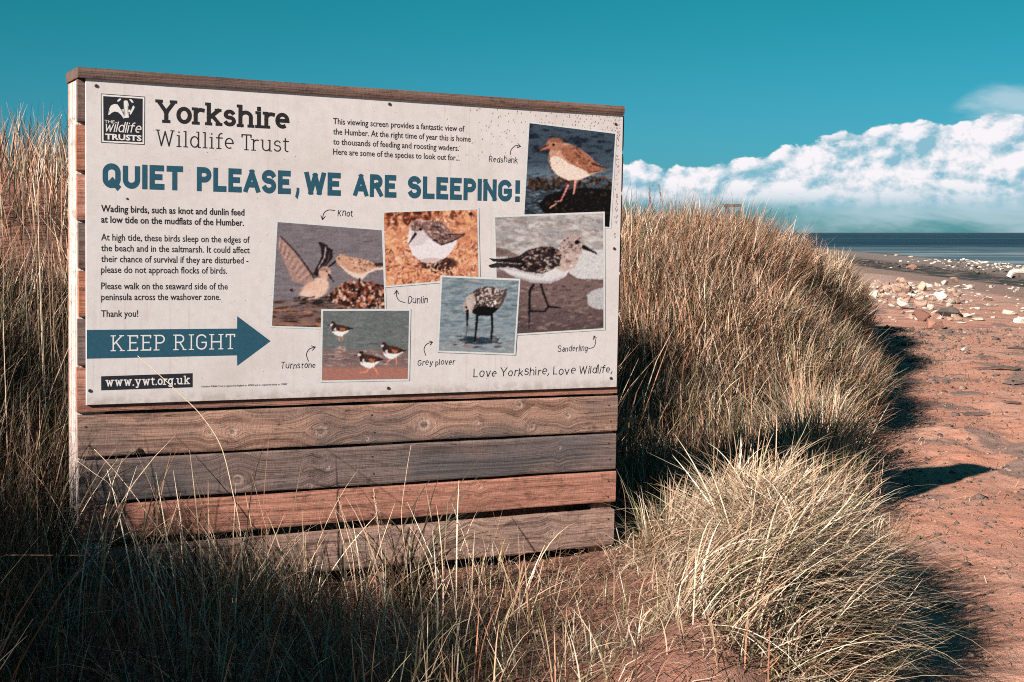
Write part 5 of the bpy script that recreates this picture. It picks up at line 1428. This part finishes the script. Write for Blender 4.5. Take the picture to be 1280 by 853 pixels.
stalk([(64, 300), (66, 240), (68, 215), (69, 190)], 6.5, "short brown head closest to the corner post", .20, dark=True, fat=.010)
stalk([(30, 290), (28, 230), (22, 180), (8, 128)], 6.5, "thin dark stem bending left against the sky", r=.0022, dark=True)
stalk([(44, 290), (34, 230), (26, 180), (14, 140)], 6.6, "dark stem with a narrow head left of the tallest one", .14, r=.002, dark=True, fat=.005)
stalk([(893, 590), (894, 550), (895, 510), (896, 470)], 7.1, "russet upright seed head in the shaded hollow", .26, dark=True, fat=.011)
stalk([(815, 270), (814, 260), (812, 240), (818, 228)], 12.6, "dark spike on the crest of the dune nearest the sign", .22, r=.005, dark=True, fat=.018)
stalk([(832, 275), (830, 262), (826, 246), (823, 229)], 12.7, "second dark spike on the dune crest right beside the first", .20, r=.005, dark=True, fat=.016)
stalk([(1030, 853), (1040, 760), (1036, 700), (1030, 640), (1040, 590)], 5.1, "upright pale stem in the middle of the bleached grass", r=.002)
stalk([(783, 690), (782, 655), (781, 622), (776, 600)], 5.95, "small umbel stem right of the lowest planks", r=.0016, dark=True)
# dark blades of the clump in front of the salmon plank
def dark_clump():
    rg = np.random.default_rng(3); B = Blades()
    base = at(508, 700, 5.28)
    n = 60; x = base.x + rg.normal(0, .035, n); y = base.y + rg.normal(0, .03, n)
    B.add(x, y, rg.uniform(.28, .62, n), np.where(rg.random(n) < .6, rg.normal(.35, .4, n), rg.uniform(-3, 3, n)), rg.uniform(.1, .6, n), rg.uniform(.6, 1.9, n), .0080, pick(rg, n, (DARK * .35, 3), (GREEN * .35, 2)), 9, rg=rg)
    tag(B.build("grass_clump"), "dark arching blades growing before the salmon and tan planks", "grass clump")
dark_clump()

# ------------------------------------------------------------------ stones
def stone_mat(name, a, b, c):
    m, k, p, out = mat(name)
    g = k.n('ShaderNodeTexCoord').outputs['Object']; r = k.n('ShaderNodeObjectInfo').outputs['Random']
    gg = k.v('ADD', g, k.comb(r, k.m('MULTIPLY', r, 7.0), r))
    col = k.mix(k.ss(k.noise(gg, 3.0, 5, .65), .35, .65), a, b)
    col = k.mix(k.ss(k.noise(gg, 11.0, 4, .7), .55, .72, 0, .7), col, c)
    col = k.mix(1.0, col, k.mix(r, (.50, .48, .46), (.95, .94, .93)), 'MULTIPLY')
    k.put(p.inputs['Base Color'], col); p.inputs['Roughness'].default_value = .9; p.inputs['Specular IOR Level'].default_value = .2
    k.put(p.inputs['Normal'], k.bump(k.noise(gg, 9.0, 6, .7), .6, .05))
    return m
CHALK = stone_mat("chalk_stone", (0.68, 0.60, 0.54), (0.58, 0.47, 0.40), (0.36, 0.22, 0.16))
CLAY = stone_mat("red_clay", (0.30, 0.150, 0.110), (0.22, 0.115, 0.09), (0.42, 0.25, 0.20))
TANS = stone_mat("sandy_stone", (0.46, 0.31, 0.24), (0.38, 0.24, 0.18), (0.20, 0.13, 0.10))
DARKS = stone_mat("wet_dark_stone", (0.075, 0.065, 0.06), (0.12, 0.09, 0.075), (0.04, 0.04, 0.04))
def stone_mesh(name, seed, m, flat=.5, ang=.5, lvl=2):
    rr = random.Random(seed)
    bm = bmesh.new()
    for i in range(13):
        v = Vector((rr.gauss(0, 1), rr.gauss(0, 1), rr.gauss(0, 1))).normalized() * rr.uniform(.75, 1.0)
        bm.verts.new((v.x * .5, v.y * .42, v.z * .5 * flat))
    r_ = bmesh.ops.convex_hull(bm, input=bm.verts)
    bmesh.ops.delete(bm, geom=[v for v in bm.verts if not v.link_faces], context='VERTS')
    if lvl:
        bmesh.ops.bevel(bm, geom=list(bm.edges), offset=.028, segments=1, affect='EDGES')
    me = bpy.data.meshes.new(name); bm.to_mesh(me); bm.free(); me.materials.append(m)
    return me
def place_stone(name, me, x, y, w, label, group, rz, tilt=(0, 0), hs=1.0, sink=.12, cat="stone"):
    o = bpy.data.objects.new(name, me); COL.objects.link(o)
    z = gz(x, y)
    zz = [v.co.z for v in me.vertices]
    o.scale = (w, w, w * hs); o.rotation_euler = (tilt[0], tilt[1], rz)
    o.location = (x, y, z + w * hs * (-min(zz)) * (1 - sink * 2))
    tag(o, label, cat, group)
    return o
def on_ground(px, py):
    d = ray(px, py); ts = np.geomspace(3.0, 260, 1500) / d.y
    X = d.x * ts; Y = d.y * ts; Z = EYE + d.z * ts
    k = np.nonzero(Z < land(X, Y))[0]
    return (float(X[k[0]]), float(Y[k[0]])) if len(k) else None
def stones():
    chalk = [stone_mesh("chalk_stone", 100 + i, CHALK, f) for i, f in enumerate((.35, .45, .5, .3, .6, .4, .55, .28))]
    tans = [stone_mesh("sandy_stone", 200 + i, TANS, f) for i, f in enumerate((.5, .6, .7, .45, .55))]
    clay = [stone_mesh("clay_boulder", 300 + i, CLAY, f) for i, f in enumerate((1.0, .9))]
    dark = [stone_mesh("dark_stone", 400 + i, DARKS, f) for i, f in enumerate((.5, .6, .7))]
    named = [  # px, py of the foot, width px, mesh, label
        (1168, 412, 24, clay[0], "red clay boulder, the nearest one at the foot of the dune", .8),
        (1152, 402, 20, clay[1], "grey-brown boulder tucked behind the nearest red clay boulder", 1.0),
        (1130, 386, 26, chalk[0], "large white slab leaning against the end of the dune", 1.1),
        (1142, 391, 20, chalk[3], "flat white slab in front of the large leaning one", .6),
        (1150, 383, 22, tans[0], "pinkish grey slab right of the large white slab", 1.0),
        (1176, 366, 14, chalk[1], "bright white stone on top of the pale block", 1.1),
        (1176, 375, 20, chalk[4], "pale square block under the bright white stone", 1.0),
        (1198, 377, 20, chalk[3], "long flat white stone right of the pale block", .8),
        (1235, 376, 16, chalk[5], "white stone pair alone on the sand far right", .9),
        (1186, 396, 24, dark[0], "dark mossy rubble heap in the middle of the stones", 1.0),
        (1196, 402, 14, tans[1], "brown jagged stone at the right end of the dark heap", 1.2),
        (1200, 388, 12, chalk[0], "small white flat stone behind the dark heap", .8),
        (1218, 387, 15, chalk[2], "flat pale stone between dark heap and far right stones", .6),
        (1225, 401, 22, chalk[7], "long low white stone right of the jagged stone", .7),
        (1262, 393, 18, chalk[2], "white stone near the right edge, behind the nearest one", .9),
        (1275, 404, 20, chalk[1], "white stone cut by the right edge of the photo", 1.0),
        (1206, 440, 12, chalk[6], "white pebble alone on the red track", 1.1),
        (1098, 368, 10, tans[2], "brown stone at the tip of the dune", 1.2),
        (1110, 361, 12, tans[3], "dark-sided brown stone behind the dune tip", 1.2),
        (1200, 404, 16, chalk[3], "thin white slab at the foot of the jagged stone", .5)]
    for px, py, w, me, lab, hs in named:
        g = on_ground(px, py)
        if not g: continue
        x, y = g; W_ = w / F * y * 1.35
        place_stone(me.name.split('.')[0], me, x, y, W_, lab, None, (px * 37 % 628) / 100, hs=hs)
    rr = random.Random(9)
    # rubble round the end of the dune
    n = 0
    while n < 150:
        px = 1088 + abs(rr.gauss(0, 1)) * 55 ; py = rr.uniform(356, 402)
        if py > 356 + (px - 1085) * .62 + 12 or px > 1215: continue
        g = on_ground(px, py)
        if not g: continue
        x, y = g
        if edge_x(y) - x > .5: continue
        w = rr.uniform(4, 18) / F * y
        pool, nm = ((chalk, "pale") if rr.random() < .45 else ((tans, "brown")))
        me = rr.choice(pool)
        place_stone("rubble_stone", me, x, y, w, ("pale" if pool is chalk else "brown") + " broken stone in the rubble at the end of the dune", ("pale" if pool is chalk else "brown") + " rubble stones at the end of the dune", rr.uniform(0, 6), (rr.gauss(0, .25), rr.gauss(0, .25)), rr.uniform(.8, 1.4))
        n += 1
    n = 0
    while n < 170:
        px = rr.uniform(1105, 1290); py = 356 + abs(rr.gauss(0, 1)) * 26
        if py > 450: continue
        g = on_ground(px, py)
        if not g: continue
        x, y = g
        if edge_x(y) - x > 0: continue
        w = rr.uniform(2.5, 11) / F * y * (1 if py < 405 else .6)
        me = rr.choice(chalk + tans[:1])
        place_stone("beach_stone", me, x, y, w, "small pale stone scattered on the sand between track and shore", "pale stones scattered over the sand", rr.uniform(0, 6), (rr.gauss(0, .12), rr.gauss(0, .12)), rr.uniform(.5, 1.0), sink=.25)
        n += 1
    # far reef of white stones along the shore
    n = 0
    while n < 190:
        px = 1285 - abs(rr.gauss(0, 1)) * 85; py = rr.uniform(327, 339)
        if px < 1100: continue
        g = on_ground(px, py - (1280 - px) * .02)
        if not g: continue
        x, y = g
        w = rr.uniform(2.5, 7.5) / F * y
        place_stone("reef_stone", rr.choice(chalk), x, y, w, "white stone of the low reef along the water's edge", "white stones of the reef by the water", rr.uniform(0, 6), (rr.gauss(0, .2), 0), rr.uniform(.6, 1.1))
        n += 1
    n = 0
    while n < 130:
        px = rr.uniform(1060, 1285); f = (px - 1080) / 200
        py = rr.uniform(327 + f * 9, 333 + f * 16)
        g = on_ground(px, py)
        if not g: continue
        x, y = g; w = rr.uniform(2.5, 9) / F * y
        place_stone("weed_rock", rr.choice(dark), x, y, w, "dark weed-covered rock in the band below the reef", "dark rocks in the weed band", rr.uniform(0, 6), (0, 0), rr.uniform(.4, .9))
        n += 1
    for px, py, w, lab, me in ((1108, 320.5, 8, "pale boulder on the shore, leftmost of three by the water", tans[0]), (1120, 320.5, 8, "brownish boulder between the two others by the water", tans[1]), (1139, 322, 10, "largest pale boulder, rightmost of three by the water", chalk[1]), (1140, 337, 15, "flat red boulder at the edge of the weed band", clay[1])):
        g = on_ground(px, py)
        if g: place_stone("shore_boulder", me, g[0], g[1], w / F * g[1], lab, None, px, hs=.8)
    n = 0
    while n < 46:
        px = rr.uniform(1120, 1285); py = rr.uniform(430, 840)
        g = on_ground(px, py)
        if not g or edge_x(g[1]) - g[0] > -.15: continue
        w = rr.uniform(3, 9) / F * g[1]
        place_stone("track_stone", rr.choice(tans + chalk[:2]), g[0], g[1], w, "small half-buried stone in the red sand of the track", "small stones in the track", rr.uniform(0, 6), (rr.gauss(0, .15), 0), rr.uniform(.5, 1.0), sink=.3)
        n += 1
    slab = [stone_mesh("flat_stone", 500 + i, stone_mat("grey_clay", (0.17, 0.12, 0.105), (0.24, 0.16, 0.13), (0.36, 0.22, 0.17)) if i == 0 else bpy.data.materials["grey_clay"], .16) for i in range(3)]
    for i, (px, py, w, lab) in enumerate(((1215, 494, 62, "long dark grey clay slab flush with the track, pointing at the dune"), (1214, 519, 46, "narrow grey clay slab nearest the shadow tip"), (1250, 462, 50, "broad grey clay slab by the right edge, below the pebble"),
                              (1232, 447, 34, "small grey clay slab beside the white pebble"), (1268, 480, 44, "grey clay slab cut by the right edge of the photo"), (1262, 505, 30, "short pale-edged clay slab right of the long one"), (1200, 470, 26, "thin clay slab halfway up the lit track"), (1272, 436, 34, "upper clay slab at the right edge"))):
        g = on_ground(px, py)
        place_stone("flat_stone", slab[i % 3], g[0], g[1], w / F * g[1] * 1.25, lab, None, .3 + .25 * math.sin(i * 5), hs=.55, sink=.33, cat="stone")
    B = Blades(); rg = np.random.default_rng(4); m = 1300
    y = 4.5 + 17 * rg.random(m) ** 1.3; x = edge_x(y) + np.abs(rg.normal(0, .7, m)) - .1
    B.add(x, y, rg.uniform(.04, .16, m) * np.interp(y, [5, 20], [1, 1.8]), rg.uniform(-np.pi, np.pi, m), rg.uniform(1.35, 1.65, m), rg.uniform(-.1, .2, m), .003 * np.interp(y, [5, 20], [1, 2.4]), pick(rg, m, (STRAW, 2), (DARK, 3), (RUST, 1)), 3, rg=rg, hug=True)
    tag(B.build("straw_litter"), "broken straw and root scraps strewn over the sandy track", None, kind='stuff')
    # the brown stone half sunk in the soil before the sign
    me = stone_mesh("cobble", 55, CLAY, .8); g = on_ground(652, 800)
    place_stone("cobble", me, g[0], g[1], .085, "rounded red-brown cobble half buried in the soil before the sign", None, 1.0, sink=.3)
    me = stone_mesh("cobble", 56, TANS, .7); g = on_ground(673, 795)
    place_stone("cobble", me, g[0], g[1], .05, "smaller smooth cobble touching the right side of the red-brown one", None, 2.0, sink=.2)
    # pebbles and crumbs on the near track: too many to count
    rg = np.random.default_rng(2); n = 5200
    y = rg.uniform(4.5, 24, n) ; x = edge_x(y) + rg.uniform(-.3, 5.5, n) * rg.random(n)
    r = np.abs(rg.normal(.0045, .004, n)) + .002; r = r * np.interp(y, [5, 24], [1.2, 2.6]) * np.where(rg.random(n) < .05, 2.6, 1)
    z = land(x, y)
    octv = np.array([(1, 0, 0), (0, 1, 0), (-1, 0, 0), (0, -1, 0), (0, 0, .55), (0, 0, -.6)], float); ot = np.array([(0, 1, 4), (1, 2, 4), (2, 3, 4), (3, 0, 4), (1, 0, 5), (2, 1, 5), (3, 2, 5), (0, 3, 5)])
    jit = rg.uniform(.6, 1.3, (n, 6, 1)); V = octv[None] * jit * r[:, None, None]
    a = rg.uniform(0, 6.28, n); ca, sa = np.cos(a)[:, None], np.sin(a)[:, None]
    V = np.stack([V[..., 0] * ca - V[..., 1] * sa, V[..., 0] * sa + V[..., 1] * ca, V[..., 2]], -1) + np.stack([x, y, z + r * .2], -1)[:, None]
    Fq = (ot[None] + (np.arange(n) * 6)[:, None, None]).reshape(-1, 3)
    hN = n // 3
    tag(link("pebbles", fast_mesh("pebbles", V[:hN].reshape(-1, 3), Fq[:hN * 8], True, TANS), TANS), "sandy pebbles strewn over the track", None, kind='stuff')
    tag(link("soil_crumbs", fast_mesh("soil_crumbs", V[hN:].reshape(-1, 3), Fq[hN * 8:] - hN * 6, True, DARKS), DARKS), "dark crumbs of soil and weed strewn over the track", None, kind='stuff')
stones()

# ------------------------------------------------------------------ driftwood beam on the far sand, wooden rail on the dune
def beam():
    g0 = on_ground(1261, 347.5); g1 = on_ground(1300, 347.0)
    e = empty("driftwood_beam", (g0[0], g0[1], gz(*g0)))
    tag(e, "bleached driftwood beam lying on the sand at the far right", "driftwood")
    bm = bmesh.new(); L_ = g1[0] - g0[0]
    tube(bm, [Vector((0, 0, .02)), Vector((.15, .02, .30)), Vector((.45, .05, .36)), Vector((L_ * .5, .3, .30)), Vector((L_, .8, .20))], .16, .12, 8)
    me = bpy.data.meshes.new("trunk"); bm.to_mesh(me); bm.free(); link("trunk", me, plain("bleached_wood", (.62, .50, .45), (.45, .33, .28), 6), e)
    bm = bmesh.new(); tube(bm, [Vector((.4, .1, .30)), Vector((.6, .2, .45)), Vector((.9, .25, .5))], .05, .02, 6)
    me = bpy.data.meshes.new("broken_branch"); bm.to_mesh(me); bm.free(); link("broken_branch", me, STALK, e)
beam()
def rail():
    Y_ = 17.0
    p0 = at(904, 257, Y_); p1 = at(926, 257, Y_); gz0 = gz((p0.x + p1.x) / 2, Y_)
    e = empty("wooden_rail", ((p0.x + p1.x) / 2, Y_, gz0))
    tag(e, "small weathered wooden rail showing above the dune crest", "wooden rail")
    wd = p1.x - p0.x; h = p0.z - gz0
    wm = plain("grey_timber", (.045, .032, .028), (.08, .055, .045), 60)
    def box(nm, c, s, rot=0):
        bm = bmesh.new(); bmesh.ops.create_cube(bm, size=1)
        for v in bm.verts: v.co = Vector((v.co.x * s[0], v.co.y * s[1], v.co.z * s[2]))
        bmesh.ops.bevel(bm, geom=list(bm.edges), offset=.003, segments=1, affect='EDGES')
        bmesh.ops.rotate(bm, matrix=Matrix.Rotation(rot, 3, 'Y'), verts=bm.verts); bmesh.ops.translate(bm, vec=c, verts=bm.verts)
        me = bpy.data.meshes.new(nm); bm.to_mesh(me); bm.free(); link(nm, me, wm, e)
    box("rail_board", Vector((0, 0, h)), (wd, .09, .030))
    box("leg", Vector((-wd * .34, 0, h / 2 - .02)), (.03, .05, h + .0), .03); box("leg", Vector((wd * .46, .01, h / 2 - .04)), (.02, .05, h - .04), -.02)
rail()
for o in list(SC.objects):
    if o.type == 'MESH' and o.parent is None and 'kind' not in o and 'category' not in o: print('untagged', o.name)
print('TRIS', sum(sum(len(p.vertices) - 2 for p in me.polygons) if len(me.polygons) < 5000 else len(me.polygons) * 2 for me in bpy.data.meshes))
